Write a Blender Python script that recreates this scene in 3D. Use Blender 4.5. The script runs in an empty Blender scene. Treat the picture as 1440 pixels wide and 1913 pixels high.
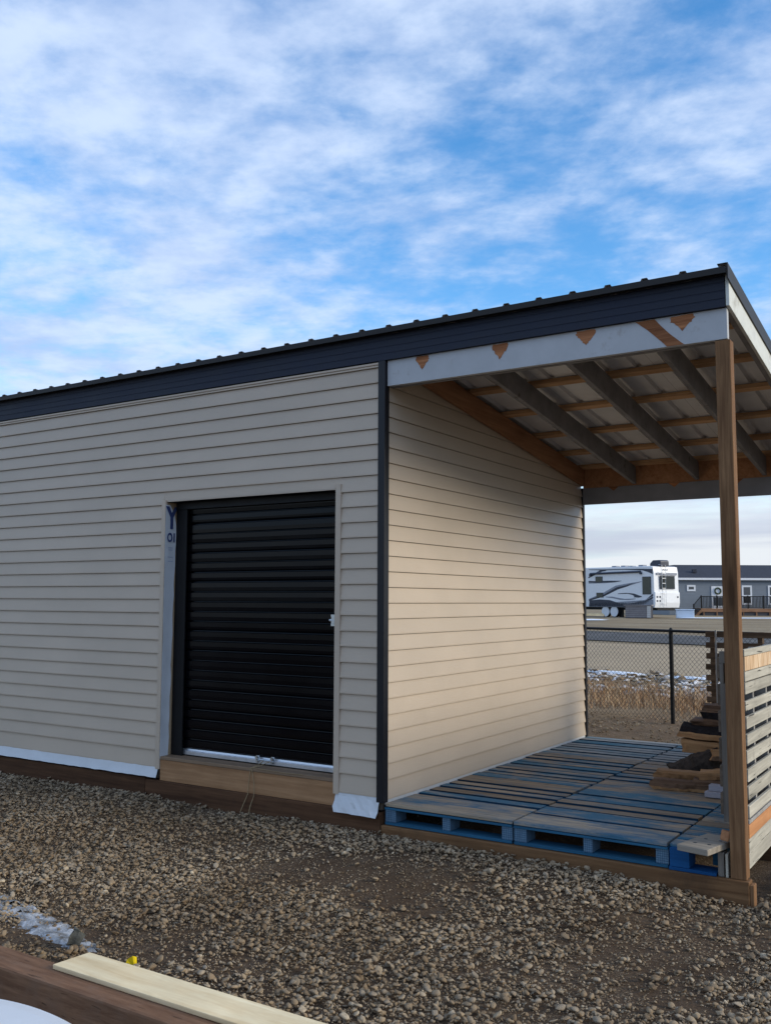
import bpy, bmesh, math, random
import numpy as np
from mathutils import Vector, Matrix

rad = math.radians
SC = bpy.context.scene
COL = SC.collection
rng = random.Random(7)
nrs = np.random.RandomState(11)

# ------------------------------------------------------------------ camera
YAW, PITCH, ROLL, FPX = 0.5686, 0.0936, 0.0039, 1761.83
CAMLOC = Vector((3.7429, -5.8296, 1.5196))
cy, sy, cp, sp = math.cos(YAW), math.sin(YAW), math.cos(PITCH), math.sin(PITCH)
fwd = Vector((-sy * cp, cy * cp, sp)); rt = Vector((cy, sy, 0)); up = rt.cross(fwd)
rt2 = rt * math.cos(ROLL) + up * math.sin(ROLL); up2 = up * math.cos(ROLL) - rt * math.sin(ROLL)
cam = bpy.data.cameras.new("camera"); camo = bpy.data.objects.new("camera", cam); COL.objects.link(camo)
m = Matrix((rt2, up2, -fwd)).transposed().to_4x4(); m.translation = CAMLOC
camo.matrix_world = m
cam.sensor_fit = 'HORIZONTAL'; cam.sensor_width = 36; cam.lens = FPX / 1440 * 36
cam.clip_start = 0.05; cam.clip_end = 6000
SC.camera = camo

# ------------------------------------------------------------------ light
SUN_AZ, SUN_EL = 12.0, 20.0           # azimuth from +X towards +Y
SUN_STRENGTH, SKY_STRENGTH, EXPOSURE = 2.45, 0.11, 0.22
sd = Vector((math.cos(rad(SUN_AZ)) * math.cos(rad(SUN_EL)), math.sin(rad(SUN_AZ)) * math.cos(rad(SUN_EL)), math.sin(rad(SUN_EL))))
sl = bpy.data.lights.new("sun", 'SUN'); sl.energy = SUN_STRENGTH; sl.angle = rad(20.0); sl.color = (1.0, 0.90, 0.715)
so = bpy.data.objects.new("sun", sl); COL.objects.link(so); so.rotation_euler = sd.to_track_quat('Z', 'Y').to_euler(); so.location = (20, 8, 12)

W = bpy.data.worlds.new("World"); SC.world = W; W.use_nodes = True
def world():
    nt = W.node_tree; nt.nodes.clear(); N = nt.nodes; L = nt.links
    def n(t, **k):
        o = N.new(t)
        for a, b in k.items(): setattr(o, a, b)
        return o
    def math_(op, a, b=None, c=None):
        o = n('ShaderNodeMath', operation=op)
        for i, v in enumerate((a, b, c)):
            if v is None: continue
            if isinstance(v, (int, float)): o.inputs[i].default_value = v
            else: L.new(v, o.inputs[i])
        return o.outputs[0]
    def noise(vec, scale, detail, rough=0.55, dist=0.0):
        o = n('ShaderNodeTexNoise'); L.new(vec, o.inputs['Vector'])
        o.inputs['Scale'].default_value = scale; o.inputs['Detail'].default_value = detail
        o.inputs['Roughness'].default_value = rough; o.inputs['Distortion'].default_value = dist
        return o.outputs['Fac']
    def smooth(v, a, b, lo=0.0, hi=1.0):
        o = n('ShaderNodeMapRange', interpolation_type='SMOOTHSTEP'); L.new(v, o.inputs['Value'])
        o.inputs['From Min'].default_value = a; o.inputs['From Max'].default_value = b
        o.inputs['To Min'].default_value = lo; o.inputs['To Max'].default_value = hi
        return o.outputs['Result']
    def mix(f, a, b):
        o = n('ShaderNodeMix', data_type='RGBA')
        L.new(f, o.inputs[0])
        for i, v in ((6, a), (7, b)):
            if isinstance(v, tuple): o.inputs[i].default_value = (*v, 1)
            else: L.new(v, o.inputs[i])
        return o.outputs[2]
    tc = n('ShaderNodeTexCoord'); sep = n('ShaderNodeSeparateXYZ'); L.new(tc.outputs['Generated'], sep.inputs[0])
    x, y, z = sep.outputs
    zc = math_('ADD', math_('MAXIMUM', z, 0.0), 0.10)
    u = math_('DIVIDE', x, zc); v = math_('DIVIDE', y, zc)
    cmb = n('ShaderNodeCombineXYZ'); L.new(u, cmb.inputs[0]); L.new(v, cmb.inputs[1])
    # stretch the cloud field along its streak direction
    mp = n('ShaderNodeMapping'); mp.inputs['Rotation'].default_value = (0, 0, rad(-35)); mp.inputs['Scale'].default_value = (1.0, 1.12, 1); mp.inputs['Location'].default_value = (3.1, 1.2, 0)
    L.new(cmb.outputs[0], mp.inputs['Vector']); P = mp.outputs[0]
    sky = n('ShaderNodeTexSky', sky_type='NISHITA'); sky.sun_disc = False
    sky.sun_elevation = rad(SUN_EL); sky.sun_rotation = rad(90 - SUN_AZ)
    sky.altitude = 600; sky.air_density = 1.0; sky.dust_density = 0.6; sky.ozone_density = 2.0
    hs = n('ShaderNodeHueSaturation'); hs.inputs['Saturation'].default_value = 1.30; hs.inputs['Value'].default_value = 2.15
    L.new(sky.outputs[0], hs.inputs['Color'])
    big = noise(P, 0.55, 3, 0.5)
    mid = noise(P, 2.0, 8, 0.60, 0.25); cell = noise(P, 5.8, 5, 0.55, 0.1)
    fine = noise(P, 9.5, 6, 0.62, 0.0)
    # thinner cover around one open patch of sky
    def lobe(d, a, b):
        dp = n('ShaderNodeVectorMath', operation='DOT_PRODUCT'); L.new(tc.outputs['Generated'], dp.inputs[0]); dp.inputs[1].default_value = d
        return smooth(dp.outputs['Value'], a, b)
    gap = lobe(GAP1, 0.950, 0.995); gap2 = lobe(GAP2, 0.972, 0.998)
    dens = math_('ADD', math_('MULTIPLY', big, 0.48), math_('MULTIPLY', mid, 0.50))
    dens = math_('ADD', dens, math_('MULTIPLY', math_('SUBTRACT', cell, 0.5), 0.33))
    dens = math_('ADD', dens, 0.075)
    dens = math_('ADD', dens, math_('MULTIPLY', math_('SUBTRACT', fine, 0.5), 0.26))
    dens = math_('SUBTRACT', dens, math_('MULTIPLY', gap, 0.125))
    dens = math_('SUBTRACT', dens, math_('MULTIPLY', gap2, 0.10))
    cover = smooth(dens, 0.34, 0.66)
    cover = math_('MULTIPLY', cover, 0.93)
    shade = smooth(math_('ADD', math_('MULTIPLY', noise(P, 1.4, 5, 0.6), 0.5), math_('MULTIPLY', cell, 0.5)), 0.36, 0.62)
    ccol = mix(shade, CLOUD_A, CLOUD_B)
    c1 = mix(cover, hs.outputs[0], ccol)
    # low bank near the horizon: long flat grey bands over a pale strip
    cb = n('ShaderNodeCombineXYZ')
    L.new(math_('MULTIPLY', x, 1.6), cb.inputs[0]); L.new(math_('MULTIPLY', y, 1.6), cb.inputs[1]); L.new(math_('MULTIPLY', z, 26.0), cb.inputs[2])
    band = noise(cb.outputs[0], 1.15, 5, 0.5, 0.3)
    bcol = mix(smooth(band, 0.40, 0.60), BANK_A, BANK_B)
    low = smooth(z, 0.17, 0.055)
    c2 = mix(math_('MULTIPLY', low, 0.93), c1, bcol)
    strip = math_('MULTIPLY', smooth(z, 0.055, 0.036), smooth(band, 0.62, 0.45))
    c3 = mix(math_('MULTIPLY', strip, 0.65), c2, STRIP)
    bg = n('ShaderNodeBackground'); bg.inputs['Strength'].default_value = SKY_STRENGTH
    L.new(c3, bg.inputs['Color'])
    out = n('ShaderNodeOutputWorld'); L.new(bg.outputs[0], out.inputs['Surface'])
GAP1, GAP2 = (-0.201, 0.871, 0.448), (-0.442, 0.836, 0.325)
CLOUD_A, CLOUD_B = (3.8, 4.95, 7.3), (5.5, 6.6, 8.5)
BANK_A, BANK_B = (4.6, 5.0, 5.9), (6.6, 6.9, 7.2)
STRIP = (5.6, 7.6, 7.6)
world()
VS = SC.view_settings
VS.view_transform = 'Standard'; VS.look = 'None'; VS.exposure = EXPOSURE; VS.gamma = 1.0; VS.use_curve_mapping = False

# ------------------------------------------------------------------ materials
def new_mat(name):
    mt = bpy.data.materials.new(name); mt.use_nodes = True
    nt = mt.node_tree; b = nt.nodes['Principled BSDF']
    return mt, nt, b
class G:
    """small node-graph helper"""
    def __init__(s, nt): s.nt = nt; s.N = nt.nodes; s.L = nt.links
    def n(s, t, **k):
        o = s.N.new(t)
        for a, b in k.items(): setattr(o, a, b)
        return o
    def put(s, sock, v):
        if v is None: return
        if hasattr(v, 'is_linked') or hasattr(v, 'links'): s.L.new(v, sock)
        elif isinstance(v, tuple) and len(v) == 3 and sock.type == 'RGBA': sock.default_value = (*v, 1)
        else: sock.default_value = v
    def math(s, op, a, b=None):
        o = s.n('ShaderNodeMath', operation=op); s.put(o.inputs[0], a); s.put(o.inputs[1], b); return o.outputs[0]
    def coord(s, scale=(1, 1, 1), rnd=True, which='Object', rot=(0, 0, 0)):
        tc = s.n('ShaderNodeTexCoord'); v = tc.outputs[which]
        if rnd:
            oi = s.n('ShaderNodeObjectInfo'); ad = s.n('ShaderNodeVectorMath', operation='ADD')
            ml = s.n('ShaderNodeVectorMath', operation='SCALE'); ml.inputs[0].default_value = (17.3, 31.7, 23.1)
            s.L.new(oi.outputs['Random'], ml.inputs['Scale']); s.L.new(v, ad.inputs[0]); s.L.new(ml.outputs[0], ad.inputs[1]); v = ad.outputs[0]
        mp = s.n('ShaderNodeMapping'); mp.inputs['Scale'].default_value = scale; mp.inputs['Rotation'].default_value = rot
        s.L.new(v, mp.inputs['Vector']); return mp.outputs[0]
    def noise(s, vec, scale, detail=4, rough=0.5, dist=0.0):
        o = s.n('ShaderNodeTexNoise'); s.L.new(vec, o.inputs['Vector'])
        o.inputs['Scale'].default_value = scale; o.inputs['Detail'].default_value = detail; o.inputs['Roughness'].default_value = rough; o.inputs['Distortion'].default_value = dist
        return o.outputs['Fac']
    def voro(s, vec, scale, feature='F1', out='Distance'):
        o = s.n('ShaderNodeTexVoronoi', feature=feature); s.L.new(vec, o.inputs['Vector']); o.inputs['Scale'].default_value = scale; return o.outputs[out]
    def ramp(s, f, *stops):
        o = s.n('ShaderNodeValToRGB'); s.L.new(f, o.inputs[0]); e = o.color_ramp.elements
        while len(e) < len(stops): e.new(0.5)
        for el, (p, c) in zip(e, stops):
            el.position = p; el.color = (*c, 1) if isinstance(c, tuple) else (c, c, c, 1)
        return o.outputs[0]
    def mix(s, f, a, b, mode='MIX'):
        o = s.n('ShaderNodeMix', data_type='RGBA', blend_type=mode); s.put(o.inputs[0], f); s.put(o.inputs[6], a); s.put(o.inputs[7], b); return o.outputs[2]
    def rand(s): return s.n('ShaderNodeObjectInfo').outputs['Random']
    def bump(s, h, strength, dist, prev=None):
        o = s.n('ShaderNodeBump'); o.inputs['Strength'].default_value = strength; o.inputs['Distance'].default_value = dist; s.L.new(h, o.inputs['Height'])
        if prev is not None: s.L.new(prev, o.inputs['Normal'])
        return o.outputs[0]

def plain(name, c, rough=0.5, metal=0.0, spec=0.5, var=0.12, vscale=6.0, bump=0.0, bscale=60.0, dirt=None):
    mt, nt, b = new_mat(name); g = G(nt)
    v = g.coord((1, 1, 1))
    f = g.noise(v, vscale, 6, 0.6)
    lo = tuple(x * (1 - var) for x in c); hi = tuple(min(1, x * (1 + var)) for x in c)
    col = g.ramp(f, (0.3, lo), (0.7, hi))
    if dirt:
        d = g.noise(v, dirt[1], 7, 0.65); dm = g.ramp(d, (dirt[2], 0.0), (dirt[3], 1.0)); col = g.mix(dm, col, dirt[0])
    g.L.new(col, b.inputs['Base Color']); b.inputs['Roughness'].default_value = rough; b.inputs['Metallic'].default_value = metal
    b.inputs['Specular IOR Level'].default_value = spec
    rr = g.ramp(f, (0.2, max(0, rough - 0.08)), (0.8, min(1, rough + 0.08))); g.L.new(rr, b.inputs['Roughness'])
    if bump: g.L.new(g.bump(g.noise(v, bscale, 5, 0.6), bump, 0.01), b.inputs['Normal'])
    return mt

AX = {'x': 0, 'y': 1, 'z': 2}
def wood(name, dark, light, axis='x', grain=22.0, rough=0.75, knots=0.7, paint=None, stain=None, vary=0.25, weather=None, bump=0.35, cracks=0.0, stretch=0.045, kscale=4.6):
    """lumber: stretched grain, rings, knots, per-board tone; paint = (colour, scale, lo, hi) worn coat on top"""
    mt, nt, b = new_mat(name); g = G(nt)
    sc = [1, 1, 1]; sc[AX[axis]] = stretch
    v = g.coord(tuple(sc)); sc2 = [1, 1, 1]; sc2[AX[axis]] = 0.16; v2 = g.coord(tuple(sc2)); v0 = g.coord(); sc3 = [1, 1, 1]; sc3[AX[axis]] = 0.42; v3 = g.coord(tuple(sc3))
    f1 = g.noise(v, grain * 2.6, 6, 0.65, 0.6); f2 = g.noise(v, grain * 0.7, 3, 0.5, 1.5)
    f = g.math('ADD', g.math('MULTIPLY', f1, 0.55), g.math('MULTIPLY', f2, 0.45))
    mid = tuple((a + c) / 2 for a, c in zip(dark, light))
    col = g.ramp(f, (0.32, dark), (0.5, mid), (0.66, light))
    # per-board tone
    tone = g.math('ADD', g.math('MULTIPLY', g.rand(), 2 * vary), 1 - vary)
    blotch = g.math('ADD', g.math('MULTIPLY', g.noise(v0, 3.0, 4, 0.6), 0.5), 0.75)
    t2 = g.math('MULTIPLY', tone, blotch)
    cmb = g.n('ShaderNodeCombineColor'); [g.L.new(t2, cmb.inputs[i]) for i in range(3)]
    col = g.mix(1.0, col, cmb.outputs[0], 'MULTIPLY')
    h = f
    if knots:
        k = g.voro(v2, kscale, 'F1'); km = g.ramp(k, (0.05, 1.0), (0.12, 0.0)); kk = g.math('MULTIPLY', km, knots)
        col = g.mix(kk, col, tuple(x * 0.30 for x in dark))
        ring = g.ramp(k, (0.12, 0.35), (0.26, 0.0)); col = g.mix(ring, col, tuple(x * 0.7 for x in dark))
    if cracks:
        ck = g.noise(v, grain * 5, 2, 0.4, 0.3); cm = g.ramp(ck, (0.68, 0.0), (0.73, cracks)); col = g.mix(cm, col, tuple(x * 0.18 for x in dark))
    if stain:
        sm = g.ramp(g.noise(v0, stain[1], 6, 0.7), (stain[2], 0.0), (stain[3], 1.0)); col = g.mix(sm, col, stain[0])
    if paint:
        pn = g.math('ADD', g.math('MULTIPLY', g.noise(v3, paint[1], 7, 0.7), 0.75), g.math('MULTIPLY', g.noise(v, grain * 2, 4, 0.6), 0.25))
        pn = g.math('ADD', pn, g.math('MULTIPLY', g.math('SUBTRACT', g.rand(), 0.5), paint[4] if len(paint) > 4 else 0.12))
        pm = g.ramp(pn, (paint[2], 0.0), (paint[3], 0.92)); pc = g.mix(g.noise(v0, 9, 4), tuple(x * 0.75 for x in paint[0]), paint[0]); col = g.mix(pm, col, pc)
    g.L.new(col, b.inputs['Base Color']); b.inputs['Roughness'].default_value = rough; b.inputs['Specular IOR Level'].default_value = 0.12
    g.L.new(g.bump(h, bump, 0.006), b.inputs['Normal'])
    return mt

def siding_mat():
    mt, nt, b = new_mat('vinyl_siding'); g = G(nt)
    v = g.coord((2.2, 2.2, 40)); v0 = g.coord()
    f = g.noise(v, 4.5, 6, 0.6, 0.8); f0 = g.noise(v0, 1.1, 5, 0.6)
    col = g.ramp(f0, (0.3, (0.450, 0.372, 0.290)), (0.7, (0.510, 0.420, 0.327)))
    col = g.mix(g.ramp(f, (0.35, 0.10), (0.65, 0.0)), col, (0.36, 0.31, 0.24))
    g.L.new(col, b.inputs['Base Color']); g.L.new(g.ramp(f, (0.3, 0.36), (0.7, 0.52)), b.inputs['Roughness'])
    b.inputs['Specular IOR Level'].default_value = 0.45
    g.L.new(g.bump(f, 0.22, 0.004), b.inputs['Normal'])
    return mt

def gravel_mat(name, cols, rough=0.85):
    mt, nt, b = new_mat(name); g = G(nt); v = g.coord()
    c = g.ramp(g.rand(), *cols); c2 = g.mix(g.ramp(g.noise(v, 2.2, 7, 0.7), (0.35, 0.45), (0.58, 0.0)), c, (0.16, 0.11, 0.07))
    c3 = g.mix(g.ramp(g.noise(v, 9, 4, 0.7), (0.45, 0.0), (0.75, 0.25)), c2, (0.34, 0.29, 0.23))
    pos = g.n('ShaderNodeNewGeometry').outputs['Position']; damp = g.ramp(g.noise(pos, 0.9, 4, 0.6), (0.36, (0.74, 0.70, 0.66)), (0.62, (1.25, 1.25, 1.25)))
    c3 = g.mix(1.0, c3, damp, 'MULTIPLY')
    g.L.new(c3, b.inputs['Base Color']); b.inputs['Roughness'].default_value = rough; b.inputs['Specular IOR Level'].default_value = 0.15
    g.L.new(g.bump(g.noise(v, 14, 5, 0.65), 0.35, 0.2), b.inputs['Normal'])
    return mt

def ground_mat():
    mt, nt, b = new_mat('yard_dirt_and_field'); g = G(nt)
    tc = g.n('ShaderNodeTexCoord'); P = tc.outputs['Object']; sep = g.n('ShaderNodeSeparateXYZ'); g.L.new(P, sep.inputs[0]); y = sep.outputs[1]
    n1 = g.noise(P, 1.3, 7, 0.62); n2 = g.noise(P, 14, 6, 0.7); n3 = g.noise(P, 70, 4, 0.7)
    dirt = g.ramp(n1, (0.3, (0.070, 0.044, 0.026)), (0.55, (0.105, 0.069, 0.042)), (0.75, (0.145, 0.100, 0.063)))
    dirt = g.mix(g.ramp(n2, (0.45, 0.0), (0.75, 0.5)), dirt, (0.13, 0.10, 0.075))
    vor = g.n('ShaderNodeTexVoronoi'); g.L.new(P, vor.inputs['Vector']); vor.inputs['Scale'].default_value = 62
    pm = g.ramp(g.noise(P, 3.4, 5, 0.7), (0.46, 0.0), (0.6, 0.75)); pe = g.ramp(vor.outputs['Distance'], (0.25, 1.0), (0.55, 0.0))
    pcol = g.ramp(vor.outputs['Color'], (0.1, (0.16, 0.115, 0.08)), (0.9, (0.40, 0.31, 0.21)))
    dirt = g.mix(g.math('MULTIPLY', pm, pe), dirt, pcol)
    nf = g.noise(P, 0.22, 6, 0.6); nff = g.n('ShaderNodeMapping'); nff.inputs['Scale'].default_value = (0.05, 0.30, 1); nff.inputs['Rotation'].default_value = (0, 0, rad(-32)); g.L.new(P, nff.inputs['Vector'])
    ns = g.noise(nff.outputs[0], 1.6, 6, 0.65)
    field = g.ramp(ns, (0.3, (0.20, 0.145, 0.085)), (0.5, (0.31, 0.24, 0.15)), (0.7, (0.42, 0.34, 0.23)))
    field = g.mix(g.ramp(nf, (0.4, 0.0), (0.7, 0.5)), field, (0.17, 0.13, 0.085))
    bank = g.ramp(n1, (0.3, (0.20, 0.130, 0.070)), (0.7, (0.34, 0.235, 0.13)))
    yy = g.math('ADD', y, g.math('MULTIPLY', g.math('SUBTRACT', n1, 0.5), 1.2))
    def step(a, c):
        o = g.n('ShaderNodeMapRange', interpolation_type='SMOOTHSTEP'); g.L.new(yy, o.inputs['Value']); o.inputs['From Min'].default_value = a; o.inputs['From Max'].default_value = c; return o.outputs['Result']
    col = g.mix(step(4.2, 5.2), dirt, g.mix(g.math('ADD', 0.25, g.math('MULTIPLY', step(7.4, 8.6), 0.75)), g.mix(1.0, dirt, (1.7, 1.6, 1.45), 'MULTIPLY'), bank)); col = g.mix(step(17, 20), col, field)
    g.L.new(col, b.inputs['Base Color']); b.inputs['Roughness'].default_value = 0.95; b.inputs['Specular IOR Level'].default_value = 0.2
    h = g.math('ADD', g.math('MULTIPLY', n2, 0.6), g.math('MULTIPLY', n3, 0.4))
    b1 = g.bump(h, 0.9, 0.05); g.L.new(g.bump(g.math('MULTIPLY', pe, pm), 0.7, 0.012, b1), b.inputs['Normal'])
    return mt

def under_mat(): return plain('roof_underside_galvanised', (0.62, 0.62, 0.63), 0.42, 0.1, var=0.12, vscale=3)

M = {}
M['siding'] = siding_mat()
M['dark_trim'] = plain('dark_charcoal_trim', (0.005, 0.006, 0.010), 0.45, spec=0.35, var=0.15, vscale=2, bump=0.05)
M['fascia'] = plain('dark_fascia_paint', (0.0105, 0.0160, 0.0340), 0.6, spec=0.35, var=0.18, vscale=3, bump=0.06)
M['roof'] = plain('charcoal_roof_steel', (0.019, 0.0175, 0.017), 0.55, 0.0, spec=0.3, var=0.2, vscale=2, bump=0.04)
M['roof_under'] = under_mat()
M['white_paint'] = plain('weathered_white_paint', (0.43, 0.445, 0.465), 0.62, var=0.07, vscale=5, bump=0.12, bscale=35, dirt=((0.27, 0.235, 0.215), 6.5, 0.595, 0.76))
M['rake_paint'] = plain('worn_white_rake_paint', (0.60, 0.62, 0.58), 0.65, var=0.12, vscale=7, bump=0.15, bscale=35, dirt=((0.38, 0.38, 0.34), 7, 0.5, 0.7))
M['gray_paint'] = plain('old_grey_paint', (0.195, 0.19, 0.195), 0.7, var=0.25, vscale=6, bump=0.2, bscale=30, dirt=((0.07, 0.06, 0.055), 9, 0.6, 0.72))
M['gray_beam'] = plain('grey_beam_paint', (0.20, 0.20, 0.215), 0.7, var=0.15, vscale=5, bump=0.15, bscale=30)
M['bare'] = wood('bare_torn_wood', (0.13, 0.045, 0.020), (0.46, 0.205, 0.095), 'x', knots=0.4)
M['skid'] = wood('brown_treated_timber', (0.060, 0.029, 0.016), (0.150, 0.077, 0.041), 'x', grain=16, knots=0.8, stain=((0.050, 0.030, 0.020), 2.4, 0.58, 0.80), bump=0.5)
M['skid_light'] = wood('tan_treated_timber', (0.085, 0.042, 0.019), (0.195, 0.108, 0.052), 'x', grain=16, knots=0.9, stain=((0.07, 0.042, 0.026), 2.0, 0.55, 0.8), bump=0.5)
M['sill'] = wood('sill_lumber', (0.22, 0.115, 0.055), (0.38, 0.22, 0.115), 'x', grain=14, knots=0.8, vary=0.1)
M['sill_top'] = wood('sill_top_lumber', (0.15, 0.10, 0.065), (0.25, 0.175, 0.115), 'x', grain=14, knots=0.3, vary=0.1)
M['post'] = wood('cedar_tone_post', (0.118, 0.058, 0.028), (0.275, 0.155, 0.077), 'z', grain=30, knots=0.8, vary=0.08, bump=0.5)
M['ledger'] = wood('orange_fir_ledger', (0.28, 0.125, 0.06), (0.46, 0.245, 0.13), 'y', grain=14, knots=0.9, vary=0.1)
M['purlin'] = wood('fir_purlin', (0.34, 0.185, 0.095), (0.60, 0.385, 0.215), 'x', grain=18, knots=0.9, vary=0.2)
M['jamb'] = wood('jamb_lumber', (0.30, 0.21, 0.13), (0.44, 0.33, 0.21), 'z', grain=20, knots=0.3, vary=0.1)
BLUE = (0.022, 0.090, 0.215)
M['deck'] = wood('worn_blue_deckboard', (0.18, 0.13, 0.09), (0.43, 0.335, 0.235), 'x', grain=20, knots=0.9, paint=((0.028, 0.150, 0.245), 4.6, 0.445, 0.585, 0.20), cracks=0.8, vary=0.28, bump=0.6)
M['deck_pale'] = wood('bleached_deckboard', (0.21, 0.165, 0.12), (0.44, 0.36, 0.265), 'x', grain=20, knots=0.9, paint=((0.030, 0.14, 0.235), 3.6, 0.475, 0.62, 0.12), cracks=0.8, vary=0.15, bump=0.6)
M['deck_back'] = wood('bleached_grey_deckboard', (0.17, 0.17, 0.165), (0.36, 0.36, 0.345), 'x', grain=20, knots=0.6, paint=((0.03, 0.15, 0.22), 2.0, 0.47, 0.65, 0.2), cracks=0.7, vary=0.15, bump=0.6)
M['pallet_blue'] = wood('blue_painted_pallet', (0.014, 0.062, 0.115), (0.032, 0.135, 0.235), 'x', grain=16, knots=0.2, vary=0.2)
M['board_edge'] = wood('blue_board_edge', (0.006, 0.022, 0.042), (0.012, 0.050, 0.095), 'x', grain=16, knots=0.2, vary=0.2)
M['pallet_solid'] = wood('deep_blue_paint', (0.006, 0.050, 0.150), (0.012, 0.085, 0.235), 'x', grain=12, knots=0.0, vary=0.08)
def block_mat():
    mt, nt, b = new_mat('stamped_blue_block'); g = G(nt)
    v = g.coord((1, 1, 1), rnd=False, rot=(0, rad(45), 0))
    w1 = g.n('ShaderNodeTexChecker'); g.L.new(v, w1.inputs['Vector']); w1.inputs['Scale'].default_value = 105
    w1.inputs['Color1'].default_value = (0.035, 0.095, 0.17, 1); w1.inputs['Color2'].default_value = (0.12, 0.215, 0.30, 1)
    col = g.mix(g.ramp(g.noise(v, 25, 5, 0.7), (0.4, 0.0), (0.7, 0.8)), w1.outputs[0], (0.05, 0.10, 0.16))
    g.L.new(col, b.inputs['Base Color']); b.inputs['Roughness'].default_value = 0.8; g.L.new(g.bump(w1.outputs['Fac'], 0.5, 0.003), b.inputs['Normal'])
    return mt
M['block'] = block_mat()
M['slat'] = wood('sun_bleached_slat', (0.29, 0.27, 0.225), (0.52, 0.49, 0.41), 'y', grain=18, knots=0.5, cracks=0.9, vary=0.12, stain=((0.22, 0.20, 0.17), 5, 0.62, 0.78), bump=0.5)
M['slat_gray'] = wood('grey_pallet_board', (0.20, 0.19, 0.18), (0.40, 0.385, 0.36), 'z', grain=18, knots=0.5, cracks=0.7, vary=0.1, bump=0.5)
M['slat_dark'] = wood('dark_brown_pallet_board', (0.065, 0.042, 0.028), (0.17, 0.115, 0.075), 'x', grain=18, knots=0.5, cracks=0.6, vary=0.2)
M['inner_slat'] = wood('dark_inner_slat', (0.075, 0.055, 0.040), (0.18, 0.14, 0.105), 'y', grain=18, knots=0.4, vary=0.15)  # tone darkened to put shade into the gaps between the outer slats
M['stringer'] = wood('grey_stringer', (0.12, 0.105, 0.09), (0.24, 0.215, 0.185), 'z', grain=18, knots=0.3, cracks=0.7, vary=0.1)
M['orange'] = wood('orange_cedar_board', (0.40, 0.17, 0.07), (0.58, 0.29, 0.135), 'y', grain=12, knots=0.6, vary=0.08)
def ribbed_mat():
    mt, nt, b = new_mat('striped_plywood_edge'); g = G(nt); v = g.coord((1, 55, 4), rnd=False)
    f = g.noise(v, 1.0, 3, 0.6, 0.4); col = g.ramp(f, (0.36, (0.34, 0.19, 0.09)), (0.5, (0.62, 0.42, 0.24)), (0.62, (0.74, 0.58, 0.40)))
    g.L.new(col, b.inputs['Base Color']); b.inputs['Roughness'].default_value = 0.8; g.L.new(g.bump(f, 0.4, 0.006), b.inputs['Normal']); return mt
M['ribbed'] = ribbed_mat()
M['offcut'] = wood('grey_offcut', (0.17, 0.15, 0.125), (0.36, 0.315, 0.255), 'x', grain=16, knots=0.2, cracks=0.3, vary=0.1)
M['pale_gray'] = plain('pale_grey_block', (0.34, 0.33, 0.37), 0.8, var=0.1, bump=0.2, bscale=40)
M['split'] = wood('split_firewood', (0.22, 0.105, 0.045), (0.48, 0.29, 0.145), 'x', grain=14, knots=0.3, vary=0.2, cracks=0.6, bump=1.0)
M['split_dark'] = wood('aged_firewood', (0.085, 0.048, 0.030), (0.22, 0.135, 0.085), 'x', grain=14, knots=0.3, vary=0.2, cracks=0.7, bump=1.0)
M['bark'] = plain('tree_bark', (0.050, 0.040, 0.034), 0.95, var=0.5, vscale=22, bump=1.0, bscale=45, spec=0.2)
M['burnt'] = plain('black_bark', (0.018, 0.015, 0.016), 0.9, var=0.5, vscale=22, bump=1.0, bscale=45, spec=0.2)
M['wrap'] = plain('white_house_wrap', (0.56, 0.585, 0.61), 0.45, var=0.05, vscale=7, bump=0.35, bscale=9)
M['sheathing'] = plain('slot_shade_sheathing', (0.10, 0.08, 0.06), 0.9, var=0.2)  # dark brown put in as shade for the slots between siding courses
M['print'] = plain('navy_print', (0.035, 0.055, 0.16), 0.5, var=0.05)
M['print_pale'] = plain('faint_print', (0.33, 0.38, 0.50), 0.5, var=0.05)
M['door'] = plain('black_door_steel', (0.0022, 0.0024, 0.0038), 0.20, 0.0, var=0.2, vscale=1.5, spec=0.16, bump=0.05, bscale=4)
M['black'] = plain('black_steel', (0.006, 0.006, 0.007), 0.5, var=0.2, spec=0.25)
M['alu'] = plain('aluminium_bar', (0.62, 0.64, 0.68), 0.38, 0.85, var=0.08, vscale=10)
M['zinc'] = plain('galvanised_bolt', (0.55, 0.58, 0.60), 0.30, 0.9, var=0.1)
M['twine'] = plain('jute_twine', (0.30, 0.22, 0.12), 0.9, var=0.2)
M['newwood'] = wood('new_spruce_board', (0.74, 0.54, 0.295), (0.96, 0.81, 0.53), 'x', grain=10, knots=0.85, vary=0.05, bump=0.2, stretch=0.13, kscale=6.5)
M['timber'] = wood('brown_stained_beam', (0.115, 0.057, 0.033), (0.27, 0.150, 0.088), 'x', grain=16, knots=0.9, vary=0.12, cracks=0.7, bump=0.8, stain=((0.20, 0.125, 0.085), 5, 0.5, 0.8), stretch=0.12, kscale=7.0)
M['plastic_white'] = plain('white_moulded_plastic', (0.66, 0.675, 0.69), 0.45, var=0.03, bump=0.03, bscale=120)
M['yellow'] = plain('yellow_plastic', (0.80, 0.60, 0.01), 0.5, var=0.06)
M['rockdark'] = plain('dark_rock', (0.075, 0.080, 0.075), 0.85, var=0.35, vscale=20, bump=0.5, bscale=40)
M['ground'] = ground_mat()
M['gravel'] = gravel_mat('gravel_stone', [(0.0, (0.19, 0.138, 0.086)), (0.35, (0.285, 0.215, 0.138)), (0.62, (0.355, 0.278, 0.185)), (0.85, (0.30, 0.255, 0.195)), (0.97, (0.40, 0.325, 0.225)), (1.0, (0.52, 0.44, 0.32))])
M['snowclump'] = gravel_mat('snowy_stone', [(0.0, (0.35, 0.34, 0.33)), (0.4, (0.62, 0.63, 0.65)), (1.0, (0.85, 0.86, 0.88))])
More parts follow.
